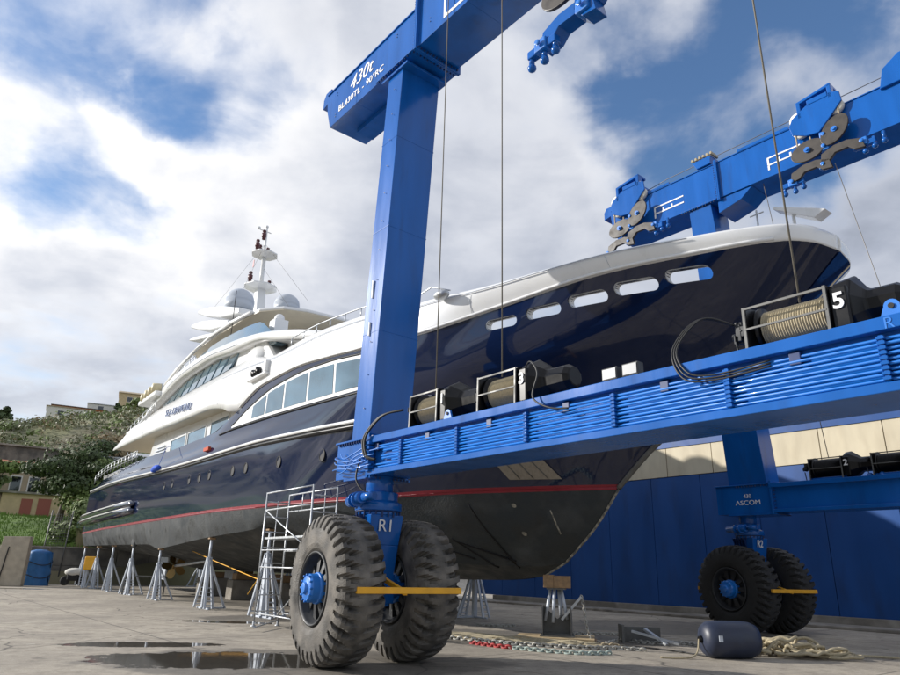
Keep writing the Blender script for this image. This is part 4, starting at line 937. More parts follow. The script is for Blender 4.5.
mf.box(L(10.8,6.86,3.3), L(10.9,6.99,3.9)); mf.build('pipe_manifold', M['blue'], bl, bevel=.006)
# winches on the beams
def winch(u0, u1, vF, z0, z1, num, detail=1, motor=.85, wrapmat='rope', lb=bl):
    """u1 > u0; frame between u0 and u1, motor housing on the low-u side"""
    fr = MB(FL)
    vb = vF+.75
    for uu_ in (u0, u1):
        fr.hexa([L(uu_-.02,vF,z0),L(uu_+.02,vF,z0),L(uu_+.02,vb,z0),L(uu_-.02,vb,z0),L(uu_-.02,vF+.02,z1),L(uu_+.02,vF+.02,z1),L(uu_+.02,vb-.1,z1+.1),L(uu_-.02,vb-.1,z1+.1)])
    W_ = fr.build('winch', M['black'], bl)
    e = MB(FL)
    for uu_ in (u0, u1): e.bar(L(uu_,vF-.01,z0-.08), L(uu_,vF+.0,z1), .024, .03)
    e.bar(L(u0,vF,z1-.02), L(u1,vF,z1-.02), .022, .026); e.bar(L(u0,vF-.01,z0+(z1-z0)*.45), L(u1,vF-.01,z0+(z1-z0)*.45), .02, .022)
    e.build('frame_edge', M['steelplate'], W_)
    zc_ = (z0+z1)/2+.02; r_ = (z1-z0)*.46; n = int((u1-u0-.16)/.028); prof = []
    for i in range(n):
        a = u0+.08+i*.028
        prof += [(-(a), r_-.008), (-(a+.014), r_+.005)]
    prof = [(-p[0], p[1]) for p in prof]
    MB(FL).lathe(L(0, vF+.36, zc_), (1,0,0), prof, 36, smooth=False).build('rope_drum', M[wrapmat], W_)
    fl_ = MB(FL).lathe(L(0, vF+.36, zc_), (1,0,0), [(u0+.03,.05),(u0+.03,r_+.045),(u0+.06,r_+.045),(u0+.06,.05)], 36)
    fl_.lathe(L(0, vF+.36, zc_), (1,0,0), [(u1-.08,.05),(u1-.08,r_+.06),(u1-.05,r_+.06),(u1-.05,.05)], 36); fl_.build('drum_flange', M['black'], W_)
    mo = MB(FL).lathe(L(0, vF+.4, zc_+.02), (-1,0,0), [(-u0+.02,r_+.12),(-u0+.2,r_+.14),(-u0+motor*.45,r_*1.0),(-u0+motor*.5,r_*.82),(-u0+motor*.9,r_*.8),(-u0+motor,r_*.6)], 10, smooth=False).build('winch_motor', M['black'], W_, bevel=.02)
    MB(FL).box(L(u0-.05,vF+.1,z0-.06), L(u1+.05,vF+.7,z0-.0)).build('foot_plate', M['blue'], W_)
    if num: text(num, .24, FL, L(u0-.11, vF+.018, z1-.2), TX, (0,0,1), M['letter'], W_, depth=.006, bold=.006)
    MB(FL).box(L(u0-.2,vF+.03,z0), L(u0-.02,vF+.1,z1-.03)).build('side_cover', M['black'], W_, bevel=.02)
    cl = MB(FL)
    for i in range(9): cl.box(L(u1+.08+random.uniform(0,.16), vF+.1+random.uniform(0,.3), zc_-.12+random.uniform(0,.3)), L(u1+.14+random.uniform(0,.1), vF+.2+random.uniform(0,.2), zc_-.02+random.uniform(0,.2)))
    cl.tube([L(u1,vF+.3,zc_), L(u1+.3,vF+.3,zc_)], .05, 8); cl.tube([L(u1+.2,vF+.15,zc_-.1), L(u1+.16,vF+.12,z0-.05)], .014, 6); cl.build('brake_valves', M['rim'], W_, bevel=.01)
    for i in range(3 if detail else 0):
        o_ = .03*i
        MB(FL).tube(smooth([L(u1+.22,vF+.2,zc_+.12), L(u1+.5+o_,vF-.02,zc_+.22), L(u1+.78+o_,vF-.16,zc_-.12), L(u1+.62+o_,vF-.24,z0-.2-o_), L(u1+.3,vF-.2,z0-.28-o_), L(u1-.3,vF-.16,z0-.24-o_)], 7), .012, 6).build('brake_hose', M['hose'], W_)
    return W_
winch(9.06, 9.84, 7.08, 4.03, 4.6, '1', 0)
winch(7.13, 7.98, 7.08, 4.03, 4.58, '3', 0)
winch(2.58, 3.46, 7.08, 4.02, 4.5, '5', 1, motor=.62)
for (a, vv, zz_, z1_) in ((9.14,7.11,4.5,16.0),(7.45,7.11,4.5,16.0),(2.85,7.11,4.4,16.0)):
    MB(FL).tube([L(a,vv,zz_), L(a,vv+.0,z1_)], .0115, 6).build('hoist_cable', M['cable'], bl)
MB(FL).tube(smooth([L(7.2,7.3,4.5), L(6.7,6.95,4.55), L(6.45,6.85,4.3), L(6.5,6.8,3.95), L(6.2,6.8,3.75), L(5.9,6.86,3.7)], 8), .014, 6).build('hose_loop', M['hose'], bl)
# lifting eyes and small fittings on the near beam
for u_ in (8.72, 2.0):
    e = MB(FL); n = 14; P_ = [L(u_+.13,7.05,3.95), L(u_+.08,7.05,4.08)] + [L(u_+.07*math.cos(R(i*18)),7.05,4.1+.07*math.sin(R(i*18))) for i in range(11)] + [L(u_-.08,7.05,4.08), L(u_-.13,7.05,3.95)]
    e.prism(P_, (0,-.04,0)); e.build('lifting_eye', M['hub'], bl)
    MB(FL).lathe(L(u_,7.045,4.1), (0,1,0), [(-.0,.028),(.012,.028)], 12).build('eye_hole', M['dark'], bl)
for u_ in (5.57, 5.23):
    f_ = MB(FL); f_.box(L(u_-.13,7.35,4.12), L(u_+.13,7.48,4.3)); f_.tube([L(u_,7.42,3.93), L(u_,7.42,4.12)], .02, 6); f_.box(L(u_-.06,7.36,3.93),L(u_+.06,7.48,4.0)); o = f_.build('floodlight', M['rim'], bl, bevel=.012)
    MB(FL).box(L(u_-.11,7.34,4.14), L(u_+.11,7.347,4.28)).build('lens', mat('lamp_lens', (.32,.33,.33), .3), o)
MB(FL).tube(smooth([L(5.75,7.1,3.96),L(5.2,7.08,3.98),L(4.6,7.06,3.96),L(3.6,7.08,3.98)],6), .012, 5).build('lamp_cable', M['hose'], bl)
text('R', .16, FL, L(2.0,6.878,3.88), TX, (0,0,1), M['hub'], bl, depth=.004)

# far side
FV0, FV1 = 21.0, 21.85
lbF = side(FV0, FV1, 1, None, (10.2, 11.42), None, None, (3.5, 4.33), False)
lgF = leg((10.2,11.45,21.02,21.85,4.39), (10.15,10.95,19.42,20.5,13.55))
ubF = upper(19.4, 20.55, 13.95, 9.85, 13.62, 14.92, 13.62, 14.95)
MB(FL).box(L(9.9,19.33,13.575), L(11.3,20.62,13.615)).build('column_cap', M['blue'], ubF, bevel=.006)
bolts([L(10.0+i*.1, 19.37, 13.55) for i in range(13)], .02, ubF, ax=(0,0,1), h=.09)
MB(FL).prism([L(9.9,19.45,13.6), L(8.7,19.45,13.6), L(9.1,19.45,13.3), L(9.9,19.45,13.1)], (0,-1.0,0)).build('knee_plate', M['blue'], ubF, bevel=.01)
text('430', .17, FL, L(10.85,20.965,4.02), TX, (0,0,1), M['letter'], lbF, depth=.003)
text('ASCOM', .2, FL, L(10.85,20.965,3.82), TX, (0,0,1), M['letter'], lbF, depth=.003, xs=1.2)
winch(7.95, 8.85, 20.95, 4.42, 4.98, '2', 0, wrapmat='black')
winch(6.3, 7.15, 20.95, 4.42, 4.98, '', 0, wrapmat='black')
for u_ in (7.0, 7.3):
    MB(FL).sphere(L(u_,21.1,4.37), .09, n=10).build('beam_fitting', M['blue'], lbF)
# trolleys with sheaves, plates and shackles
def disc(mb, c, r_, th, n=24): mb.lathe(c, (0,1,0), [(-th/2,r_*.5),(-th/2,r_),(th/2,r_),(th/2,r_*.5)], n)
def trolley(u_, vf, zt_, drop=0, near=False):
    v_ = vf-.22
    T_ = MB(FL)
    T_.prism([L(u_+.85,v_,zt_-.5), L(u_+.92,v_,zt_-.2), L(u_+.8,v_,zt_+.05), L(u_+.35,v_,zt_+.3), L(u_-.35,v_,zt_+.4), L(u_-.62,v_,zt_+.3), L(u_-.65,v_,zt_-.05), L(u_-.2,v_,zt_-.5), L(u_+.1,v_,zt_-.78), L(u_+.45,v_,zt_-.72)], (0,-.06,0))
    T_.box(L(u_+.3,v_-.02,zt_+.28), L(u_-.3,vf+.9,zt_+.45)); o = T_.build('trolley', M['blue'], bl, bevel=.02)
    P_ = MB(FL); P_.box(L(u_+.62,v_,zt_-.05),L(u_+.5,v_+.25,zt_+.5)); P_.box(L(u_-.3,v_,zt_+.2),L(u_-.42,v_+.25,zt_+.68)); P_.prism([L(u_+.62,v_,zt_+.45),L(u_-.42,v_,zt_+.62),L(u_-.42,v_,zt_+.72),L(u_+.62,v_,zt_+.55)],(0,-.5,0)); P_.build('trolley_hood', M['blue'], o, bevel=.02)
    for du, dz in ((.62,-.42),(-.42,-.12),(.66,-.0),(-.3,.22)):
        s_ = MB(FL); disc(s_, L(u_+du, v_+.12, zt_+dz), .24, .12); s_.build('sheave', M['stucco_w'], o)
    c_ = MB(FL)
    for du, z0, z1 in ((.78,-.5,-.98),(.38,-.78,-.95),(-.12,-.55,-.8),(-.5,-.1,-.72)): c_.bar(L(u_+du,v_+.06,zt_+z0), L(u_+du,v_+.06,zt_+z1-drop), .05, .03)
    c_.build('hanger', M['stucco'], o)
    hb = MB(FL); vv = v_-.06
    def kid(c, a_, b_, rot):
        out = []
        for k_ in range(26):
            a = 2*math.pi*k_/26; x = a_*math.cos(a); z = b_*math.sin(a)
            out.append((c[0]+x*math.cos(rot)-z*math.sin(rot), c[1]+x*math.sin(rot)+z*math.cos(rot)))
        return out
    A_ = (u_+.45, zt_-1.3-drop); B_ = (u_-.36, zt_-1.0-drop)
    hb.prism([L(p[0], vv, p[1]) for p in kid(A_, .5, .33, R(-6))], (0,.07,0)); hb.prism([L(p[0], vv-.035, p[1]) for p in kid(B_, .5, .33, R(-50))], (0,.07,0))
    hb.build('heart_plate', M['brown'], o, bevel=.01)
    for c in (A_, B_):
        q = MB(FL); q.lathe(L(c[0], vv-.04, c[1]), (0,1,0), [(.0,.09),(.09,.09),(.09,.05),(.14,.05)], 10, smooth=False); q.build('pivot_pin', M['hub'], o)
    eq = MB(FL)
    def arch(c_u, c_z, w_, h_):
        return [L(c_u+w_,vv,c_z-h_*.5), L(c_u+w_*.9,vv,c_z+h_*.2), L(c_u+w_*.3,vv,c_z+h_*.5), L(c_u-w_*.3,vv,c_z+h_*.5), L(c_u-w_*.9,vv,c_z+h_*.2), L(c_u-w_,vv,c_z-h_*.5), L(c_u-w_*.55,vv,c_z-h_*.4), L(c_u-w_*.3,vv,c_z-h_*.05), L(c_u+w_*.3,vv,c_z-h_*.05), L(c_u+w_*.55,vv,c_z-h_*.4)]
    zl = zt_-2.0-drop
    tk = -.3 if near else .1
    eq.prism(arch(u_+.45, zl+.05, .6, .44), (0,tk,0)); eq.prism(arch(u_-.45, zl+.28, .6, .44), (0,tk,0))
    if near: eq.prism([L(u_+.3,vv,zl+.1), L(u_-.4,vv,zl+.3), L(u_-.5,vv,zl+.9), L(u_+.2,vv,zl+.8)], (0,-.3,0))
    eq.build('equaliser_plate', M['blue' if near else 'brown'], o, bevel=.01)
    for du, dz in ((1.02,-.12),(.1,.05),(-.98,.28),(0,.62),(-.05,1.0)):
        sh = MB(FL); uu_, z_ = u_+du, zl+dz
        sh.box(L(uu_+.13,vv-.06,z_-.12), L(uu_-.13,vv+.14,z_+.12)); sh.lathe(L(uu_, vv-.09, z_), (0,1,0), [(-.0,.06),(.05,.06)], 10); sh.build('shackle', M['hub'], o, bevel=.03)
    for du, dz in ((1.3,-.36),(1.0,-.38),(.75,-.33),(-1.25,.08),(-1.0,.02),(-1.5,.12)):
        sh = MB(FL); uu_, z_ = u_+du, zl+dz
        sh.tube([L(uu_,vv+.05,z_+.26), L(uu_,vv+.05,z_)], .05, 8); sh.sphere(L(uu_,vv+.05,z_-.03), .08, n=10); sh.build('sling_lug', M['blue'], o)
    for a_, b_ in ((1.35,.7),(-1.3,-.7)):
        z_ = zl+(-.13 if a_ > 0 else .22); MB(FL).box(L(u_+a_,vv-.02,z_-.09), L(u_+b_,vv+.13,z_+.07)).build('sling_beam', M['blue'], o, bevel=.02)
    return o
trolley(6.3, 19.4, 15.05)
trolley(13.15, 19.4, 15.15)
trolley(5.35, 7.3, 13.4, 1.1, True)
MB(FL).tube([L(6.1,19.1,13.0), L(5.6,21.3,5.0)], .012, 5).build('far_cable', M['wire'], bl)
MB(FL).tube([L(8.4,19.6,13.6), L(8.4,21.3,5.0)], .012, 5).build('far_cable', M['wire'], bl)
# white ladder shaped marking on the far beam, mid bracket and clutter
for (a, b) in ((8.1, 7.05), (12.3, 11.1)):
    z_ = 14.0; mk = MB(FL)
    mk.box(L(a,19.385,z_+.25), L(b,19.398,z_+.3)); mk.box(L(a,19.385,z_), L(b,19.398,z_+.05)); mk.box(L(a,19.385,z_-.15), L(a-.06,19.398,z_+.3)); mk.box(L(a-.35,19.385,z_+.05), L(a-.41,19.398,z_+.16)); mk.box(L(a-.7,19.385,z_+.05), L(a-.76,19.398,z_+.16))
    mk.build('white_marking', M['letter'], ubF)
MB(FL).prism([L(10.45,19.3,15.0), L(9.95,19.3,15.0), L(9.9,19.3,15.3), L(10.6,19.3,15.3)], (0,-.6,0)).build('cable_guide', M['blue'], ubF, bevel=.01)
cg = MB(FL)
for i in range(6): cg.box(L(10.6-i*.14,19.25,15.31), L(10.53-i*.14,19.7,15.4))
cg.build('guide_roller', M['rope'], ubF)
MB(FL).box(L(9.0,19.36,14.97), L(7.3,19.5,15.07)).build('rail_strip', M['blue'], ubF); MB(FL).box(L(12.6,19.36,14.97), L(11.6,19.5,15.05)).build('rail_strip', M['blue'], ubF)
MB(FL).prism([L(4.7,19.3,14.85), L(4.55,19.3,15.45), L(4.1,19.3,15.75), L(2.5,19.3,15.75), L(2.5,19.3,14.85)], (0,-.5,0)).build('beam_cabinet', M['blue'], ubF, bevel=.02)

tag(ALLB.build('flange_bolts', M['blue_dk'], bl), None, kind='stuff')
# ---- wheel bogies
def tyre_mesh(D=2.5, Wd=.9, lug=36):
    mb = MB(); n = lug*10; Rr = D/2
    prof = [(-.36,.60),(-.42,.66),(-.445,.74),(-.45,.84),(-.445,.92),(-.435,.99),(-.425,1.06),(-.41,1.10),(-.385,1.16),(-.36,1.2),(-.3,1.225),(-.22,1.238),(-.12,1.247),(-.04,1.25)]
    prof = prof + [(-a, b) for a, b in prof[::-1]]
    prof = [(a*Wd/.9, b*Rr/1.25) for a, b in prof]
    rows = []
    for k_ in range(n+1):
        ring = []
        for (y, r_) in prof:
            rr = r_; ay = abs(y)/(Wd/2)
            ph = (k_ + (5 if y > 0 else 0) + round((1-ay)*7)) % 10
            if r_ > Rr*.84 and ay > .2 and ph < 3.5: rr = r_ - (.13 if ay > .38 else .04)*min(1, (r_-Rr*.82)/(Rr*.06))
            a = 2*math.pi*(k_ % n)/n
            ring.append((rr*math.cos(a), y, rr*math.sin(a)))
        rows.append(ring)
    mb.grid(rows, smooth=False); bmesh.ops.remove_doubles(mb.bm, verts=mb.bm.verts, dist=1e-5)
    return mb
def wheel(loc, yaw, first=None, m=None):
    Fm = FL @ Matrix.Translation(loc)
    Mx = Matrix.Translation(Fm.translation) @ Matrix.Rotation(yaw, 4, 'Z')
    if first:
        c = first.copy(); col.objects.link(c); c.parent = bl; c.matrix_world = Mx; c.matrix_parent_inverse = Matrix.Identity(4)
        c.matrix_basis = WM[bl.name].inverted() @ Mx
        for k_ in children(first):
            d_ = k_.copy(); col.objects.link(d_); d_.parent = c
        return c
    t = tyre_mesh(); me = bpy.data.meshes.new('wheel'); bmesh.ops.recalc_face_normals(t.bm, faces=t.bm.faces); t.bm.to_mesh(me); t.bm.free(); me.materials.append(m)
    o = bpy.data.objects.new('wheel', me); col.objects.link(o); o.parent = bl; o.matrix_basis = WM[bl.name].inverted() @ Mx; WM[o.name] = W0
    # rim and hub in wheel-local coordinates (outer face at -y)
    rm = MB()
    rm.lathe((0,0,0), (0,1,0), [(-.36,.6),(-.42,.61),(-.43,.585),(-.38,.565),(-.3,.55),(-.24,.5),(.24,.5),(.36,.6)], 48, cap=False)
    rm.build('rim', M['rim'], o)
    dsc = MB()
    for i in range(10):
        a0, a1 = R(i*36+5), R(i*36+29)
        sp = [(math.cos(a)*.27, -.30, math.sin(a)*.27) for a in (a0-.14, (a0+a1)/2-.38)]
        a = R(i*36); d_ = Vector((math.cos(a),0,math.sin(a))); e_ = Vector((-math.sin(a),0,math.cos(a)))
        c0 = d_*.22; c1 = d_*.53
        dsc.hexa([c0-e_*.05+Vector((0,-.33,0)), c0+e_*.05+Vector((0,-.33,0)), c1+e_*.07+Vector((0,-.27,0)), c1-e_*.07+Vector((0,-.27,0)), c0-e_*.05+Vector((0,-.25,0)), c0+e_*.05+Vector((0,-.25,0)), c1+e_*.07+Vector((0,-.21,0)), c1-e_*.07+Vector((0,-.21,0))])
    dsc.lathe((0,0,0),(0,1,0),[(-.2,.1),(-.2,.5)],32,cap=False)
    dsc.build('wheel_spokes', M['rim'], o, bevel=.01)
    hb = MB().lathe((0,0,0), (0,-1,0), [(.2,.26),(.36,.26),(.37,.235),(.5,.235),(.54,.2),(.55,.1),(.6,.09),(.6,.0)], 28)
    for i in range(12):
        a = R(i*30); hb.lathe((math.cos(a)*.215, -.5, math.sin(a)*.215), (0,-1,0), [(.0,.02),(.06,.02)], 6, smooth=False)
    hb.build('hub', M['hub'], o, bevel=.008)
    bk_ = MB().lathe((0,0,0), (0,1,0), [(.2,.1),(.2,.5)], 32, cap=True).build('inner_disc', M['black'], o)
    return o
def yaw_of(az): return R(90) - R(az) if 0 else R(-az) + R(0)
# wheel local +x is rolling direction, -y outer face; rolling azimuth ps (degrees from +Y, east positive): direction angle = 90 - ps
def wyaw(ps): return R(90 - ps)
# for ps=-33: x axis points at angle 123deg; -y axis = angle 33deg -> wrong side, so flip by 180
w1 = wheel(L(11.0, 6.47, 1.25), wyaw(-33)+math.pi, m=M['tyre'])
w2 = wheel(L(11.05, 8.1, 1.25), wyaw(-33)+math.pi, first=w1)
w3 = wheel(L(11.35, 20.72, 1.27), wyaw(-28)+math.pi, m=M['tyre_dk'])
w4 = wheel(L(11.05, 22.3, 1.27), wyaw(-28)+math.pi, first=w3)
w3.scale = w4.scale = (1.02, 1.0, 1.02)
# king posts and turntables
def bogie(uc, vc, zb_, ps, label_, far=False):
    c = (FL @ Vector(L(uc, vc, 0))); Fb = Matrix.Translation((c.x, c.y, 0)) @ Matrix.Rotation(wyaw(ps)+math.pi, 4, 'Z')
    kp = MB(Fb)
    kp.lathe((0,0,0), (0,0,1), [(zb_-.72,.4),(zb_-.66,.4)], 32)
    kp.lathe((0,0,0), (0,0,1), [(zb_-.64,.44),(zb_-.5,.44),(zb_-.46,.36),(zb_-.3,.36)], 32)
    kp.lathe((0,0,0), (0,0,1), [(zb_-.3,.26),(zb_-.0,.26)], 24)
    o = kp.build('turntable', M['blue'], bl, bevel=.01)
    mm = MB(Fb); mm.lathe((0,0,0),(0,0,1),[(zb_-.659,.425),(zb_-.641,.425)],32)
    for i in range(22):
        a = i*2*math.pi/22; mm.lathe((.41*math.cos(a), .41*math.sin(a), zb_-.66), (0,0,1), [(-.1,.016),(.04,.016)], 6, smooth=False)
    mm.build('bolt_ring', M['blue_dk'], o)
    dr = MB(Fb); dr.tube([(-.5,-.35,zb_-.45),(.3,-.5,zb_-.43)], .11, 14); dr.tube([(.35,-.5,zb_-.43),(.6,-.4,zb_-.42)], .075, 12); dr.lathe((-.1,-.45,zb_-.45),(1,-.18,0),[(-.03,.14),(.03,.14)],16); dr.lathe((.1,-.48,zb_-.45),(1,-.18,0),[(-.03,.14),(.03,.14)],16); dr.build('slew_drive', M['blue'], o)
    fk = MB(Fb)
    fk.hexa([(-.3,-.3,zb_-1.25),(.3,-.3,zb_-1.25),(.3,.3,zb_-1.25),(-.3,.3,zb_-1.25),(-.38,-.34,zb_-.72),(.38,-.34,zb_-.72),(.38,.34,zb_-.72),(-.38,.34,zb_-.72)])
    fk.hexa([(-.2,-.22,.95),(.2,-.22,.95),(.2,.22,.95),(-.2,.22,.95),(-.3,-.3,zb_-1.25),(.3,-.3,zb_-1.25),(.3,.3,zb_-1.25),(-.3,.3,zb_-1.25)])
    fk.tube([(0,-.95,1.25),(0,.95,1.25)], .17, 16); fk.box((-.22,-.3,1.0),(.22,.3,1.5))
    o = fk.build('fork', M['blue'], bl, bevel=.012)
    rib = MB(Fb)
    for i in range(5): rib.prism([(-.3+i*.1,-.34,zb_-.73), (-.3+i*.1,-.46,zb_-.73), (-.3+i*.1,-.31,zb_-1.1)], (.02,0,0))
    rib.build('stiffening_rib', M['blue_dk'], o)
    # yellow collision bars front and back
    for sx in (-1, 1):
        b_ = MB(Fb); xx = 1.34*sx
        b_.box((xx-.035,-1.0,1.21),(xx+.035,1.0,1.31)); b_.build('yellow_bumper', M['yellow'], bl, bevel=.008)
        MB(Fb).bar((xx,-.1,1.22),(.25*sx,-.1,1.5),.07).build('bumper_arm', M['yellow'], bl)
    # bright hub and fork plate between the tyres
    return Fb
F1 = bogie(11.02, 7.29, 3.25, -33, 'R1')
F2 = bogie(11.2, 21.5, 3.5, -28, 'R2', True)
text('R1', .3, F1, (.378, -.02, 2.33), (0,1,0), (.1,0,1), M['letter'], bl, depth=.006)
text('R2', .3, F2, (.392, -.05, 2.6), (0,1,0), (.1,0,1), M['letter'], bl, depth=.006, bold=.004, xs=.8)

# ------------------------------------------------------------------ jack stands along the hull
def make_jack(h=2.45):
    root = empty('jack_stand', W0, (0,0,0))
    MB().box((-.075,-.075,.05),(.075,.075,h*.66)).build('post', M['jack'], root, bevel=.008)
    MB().tube([(0,0,h*.6),(0,0,h-.06)], .055, 10).build('screw', M['jack'], root)
    MB().box((-.12,-.12,h-.055),(.12,.12,h)).build('head_pad', M['wood'], root, bevel=.01)
    for sx in (-1, 1):
        l_ = MB()
        for sy in (-.14, .14): l_.bar((sx*.675, sy, .04), (sx*.07, sy*.3, h*.72), .075, .06)
        for i in range(5):
            t = .07 + i*.09; l_.bar((sx*(.675-.615*t), -.14+.1*t, .04+(h*.66-.04)*t), (sx*(.675-.615*t), .14-.1*t, .04+(h*.66-.04)*t), .03)
        l_.build('leg', M['jack'], root)
    l_ = MB(); l_.bar((0,.8,.04),(0,.05,h*.66),.07,.07); l_.build('brace', M['jack'], root)
    b_ = MB(); b_.bar((-.7,0,.03),(.7,0,.03),.07,.05); b_.bar((0,-.1,.035),(0,.85,.035),.07,.05); b_.build('base_frame', M['jack'], root)
    return root
jk = make_jack(); 
places = [(40.2,3.9,2.5,'first at the stern'),(35.3,4.0,2.45,'second from the stern'),(30.9,4.05,2.45,'third from the stern'),(26.5,4.0,2.44,'fourth from the stern'),(21.2,4.02,2.2,'fifth from the stern, under the deepest bottom'),(14.4,4.0,2.55,'sixth from the stern'),(9.5,3.7,2.75,'beside the scaffold tower')]
fars = [(40,-3.9,2.5),(34,-4,2.45),(28,-4.0,2.44),(24.5,-4,2.4),(21.2,-4.02,2.2),(18,-4,2.35),(14.4,-4.0,2.55),(11,-3.9,2.7),(7.6,-3.55,2.5)]
first = True
for (s_, t_, h_, nm) in places + [(a, b, c, None) for a, b, c in fars]:
    x_ = FY @ Matrix.Translation((s_, t_, 0)) @ Matrix.Rotation(R(0 if t_ > 0 else 180), 4, 'Z') @ Matrix.Rotation(R(random.uniform(-6,6)),4,'Z') @ Matrix.Diagonal((1,-1,h_/2.45,1))
    o = jk if first else copy_tree(jk)
    first = False
    o.matrix_world = x_; WM[o.name] = x_
    if nm: tag(o, 'grey steel jack stand under the near bilge, ' + nm, 'jack stand', 'near side jack stands')
    elif s_ < 8: tag(o, 'grey jack stand beyond the keel between the front tyre and the bow prop', 'jack stand', 'far side jack stands')
    else: tag(o, 'grey steel jack stand in the shade on the far side of the keel', 'jack stand', 'far side jack stands')
# keel blocks amidships (dark in the shade)
kb_ = None
for i, s_ in enumerate((12, 16.5, 21, 25.5)):
    if kb_ is None:
        kb_ = empty('keel_block', FY, (s_,0,0)); o = kb_
        MB(FY).box((s_-.4,-.7,0),(s_+.4,.7,.9)).build('concrete_base', M['concrete'], o, bevel=.03)
        MB(FY).box((s_-.3,-.5,.9),(s_+.3,.5,1.2)).build('timber_top', M['wood'], o, bevel=.02)
    else:
        o = copy_tree(kb_); o.matrix_world = FY @ Matrix.Translation((s_,0,0))
    tag(o, 'concrete and timber keel block in the shade under the hull', 'keel block', 'keel blocks')

# ------------------------------------------------------------------ scaffold tower
p0 = Vector((-4.62, 20.55, 0)); dr_ = Vector((FY.to_3x3() @ Vector((-1,0,0)))); FS = Matrix.Translation(p0) @ Matrix.Rotation(math.atan2(dr_.y, dr_.x), 4, 'Z')
sf = empty('scaffold_tower', FS, (0,0,0)); tag(sf, 'aluminium scaffold tower with guard rails behind the big front tyre', 'scaffold')
LN, DP_, HS = 3.0, -.7, 3.6
for x_ in (0, LN):
    for y_ in (0, DP_):
        MB(FS).tube([(x_,y_,.12),(x_,y_,HS)], .028, 8).build('upright', M['steel'], sf)
        MB(FS).lathe((x_,y_,.0),(0,0,1),[(0,.07),(.03,.07),(.04,.03),(.14,.03)],10).build('foot', M['steel'], sf)
    rg_ = MB(FS).tube([(x_,DP_*.5,.36),(x_,DP_*.5,3.38)], .012, 5)
    for i in range(8): rg_.tube([(x_,0,.4+i*.42),(x_,DP_,.4+i*.42)], .02, 6)
    rg_.build('rung_frame', M['steel'], sf)
gr = MB(FS)
for z_ in (HS-.02, HS-.5):
    for y_ in (0, DP_): gr.tube([(0,y_,z_),(LN,y_,z_)], .022, 6)
for z_ in (.35, 2.0, 1.55):
    for y_ in (0, DP_): gr.tube([(0,y_,z_),(LN,y_,z_)], .02, 6)
gr.build('horizontal_rail', M['steel'], sf)
br_ = MB(FS); br_.tube([(0,-.03,.3),(LN,-.03,2.0)], .018, 6); br_.tube([(LN,DP_,2.0),(0,DP_,3.1)], .018, 6); br_.tube([(0,0,.15),(LN*.5,-1.3,.1)], .018, 6); br_.build('diagonal_brace', M['steel'], sf)
for y_ in (-.67, -.33): MB(FS).box((.02,y_,2.3),(LN-.02,y_+.3,2.35)).build('platform_board', M['steel'], sf)
ml = MB(FS)
for x_ in (.9, 1.5, 2.3): ml.tube([(x_,0,HS-.5),(x_,0,HS-.02)], .016, 6); ml.tube([(x_,0,1.55),(x_,0,2.0)], .016, 6)
ml.build('mid_post', M['steel'], sf)

# ------------------------------------------------------------------ bow support, pallet, chains
KB = Vector((2.88, 18.35, 0))
FK = Matrix.Translation(KB) @ Matrix.Rotation(R(-12), 4, 'Z')
pal = empty('wooden_pallet', FK, (0,0,0)); tag(pal, 'thin plywood pallet under the bow prop', 'pallet')
MB(FK).box((-1.05,-.75,0),(.95,.55,.04)).build('lower_sheet', M['wood'], pal)
MB(FK).box((-1.0,-.7,.075),(.9,.5,.11)).build('top_sheet', mat('pale_plywood', (.45,.34,.19), .8, var=.2, vscale=6), pal)
for x_ in (-.95,-.1,.75): MB(FK).box((x_,-.7,.041),(x_+.1,.5,.074)).build('runner', M['wood'], pal)
st_ = empty('bow_prop', FK, (0,0,.115)); tag(st_, 'heavy steel prop stand holding up the bow on the pallet', 'prop stand')
b_ = MB(FK); b_.box((-.42,-.35,.112),(.42,.3,.14)); b_.box((-.42,-.04,.14),(.4,.04,.18)); b_.build('base_plate', M['steelplate'], st_)
for sx in (-1, 1):
    MB(FK).prism([(sx*.34,-.28,.14),(sx*.34,.28,.14),(sx*.34,.28,.62),(sx*.34,.05,.82),(sx*.34,-.28,.78)], (sx*.02,0,0)).build('cheek_plate', M['steelplate'], st_)
MB(FK).prism([(-.34,.1,.14),(.34,.1,.14),(.34,.1,.75),(0,.1,.5),(-.34,.1,.8)], (0,.03,0)).build('vee_plate', M['steelplate'], st_)
for a, b in (((-.3,.0,.45),(-.15,.05,1.22)), ((-.1,-.1,.42),(-.05,-.02,1.22)), ((.25,0,.5),(.12,.02,1.22)), ((.1,.2,.45),(.05,.1,1.22))):
    MB(FK).tube([a, b], .042, 10).build('prop_tube', M['jack'], st_)
MB(FK).box((-.24,-.18,1.2),(.24,.22,1.235)).build('head_plate', M['steelplate'], st_)
MB(FK).bar((.12,-.1,.5),(.62,-.1,1.05),.08,.06).build('lever_arm', M['steel'], st_)
tb = tag(MB(FK).box((-.32,-.2,1.24),(-.06,.24,1.55)).box((-.055,-.2,1.24),(.36,.24,1.53)).build('timber_block', M['wood'], bevel=.01), 'timber packing block wedged between the bow prop and the keel', 'timber')
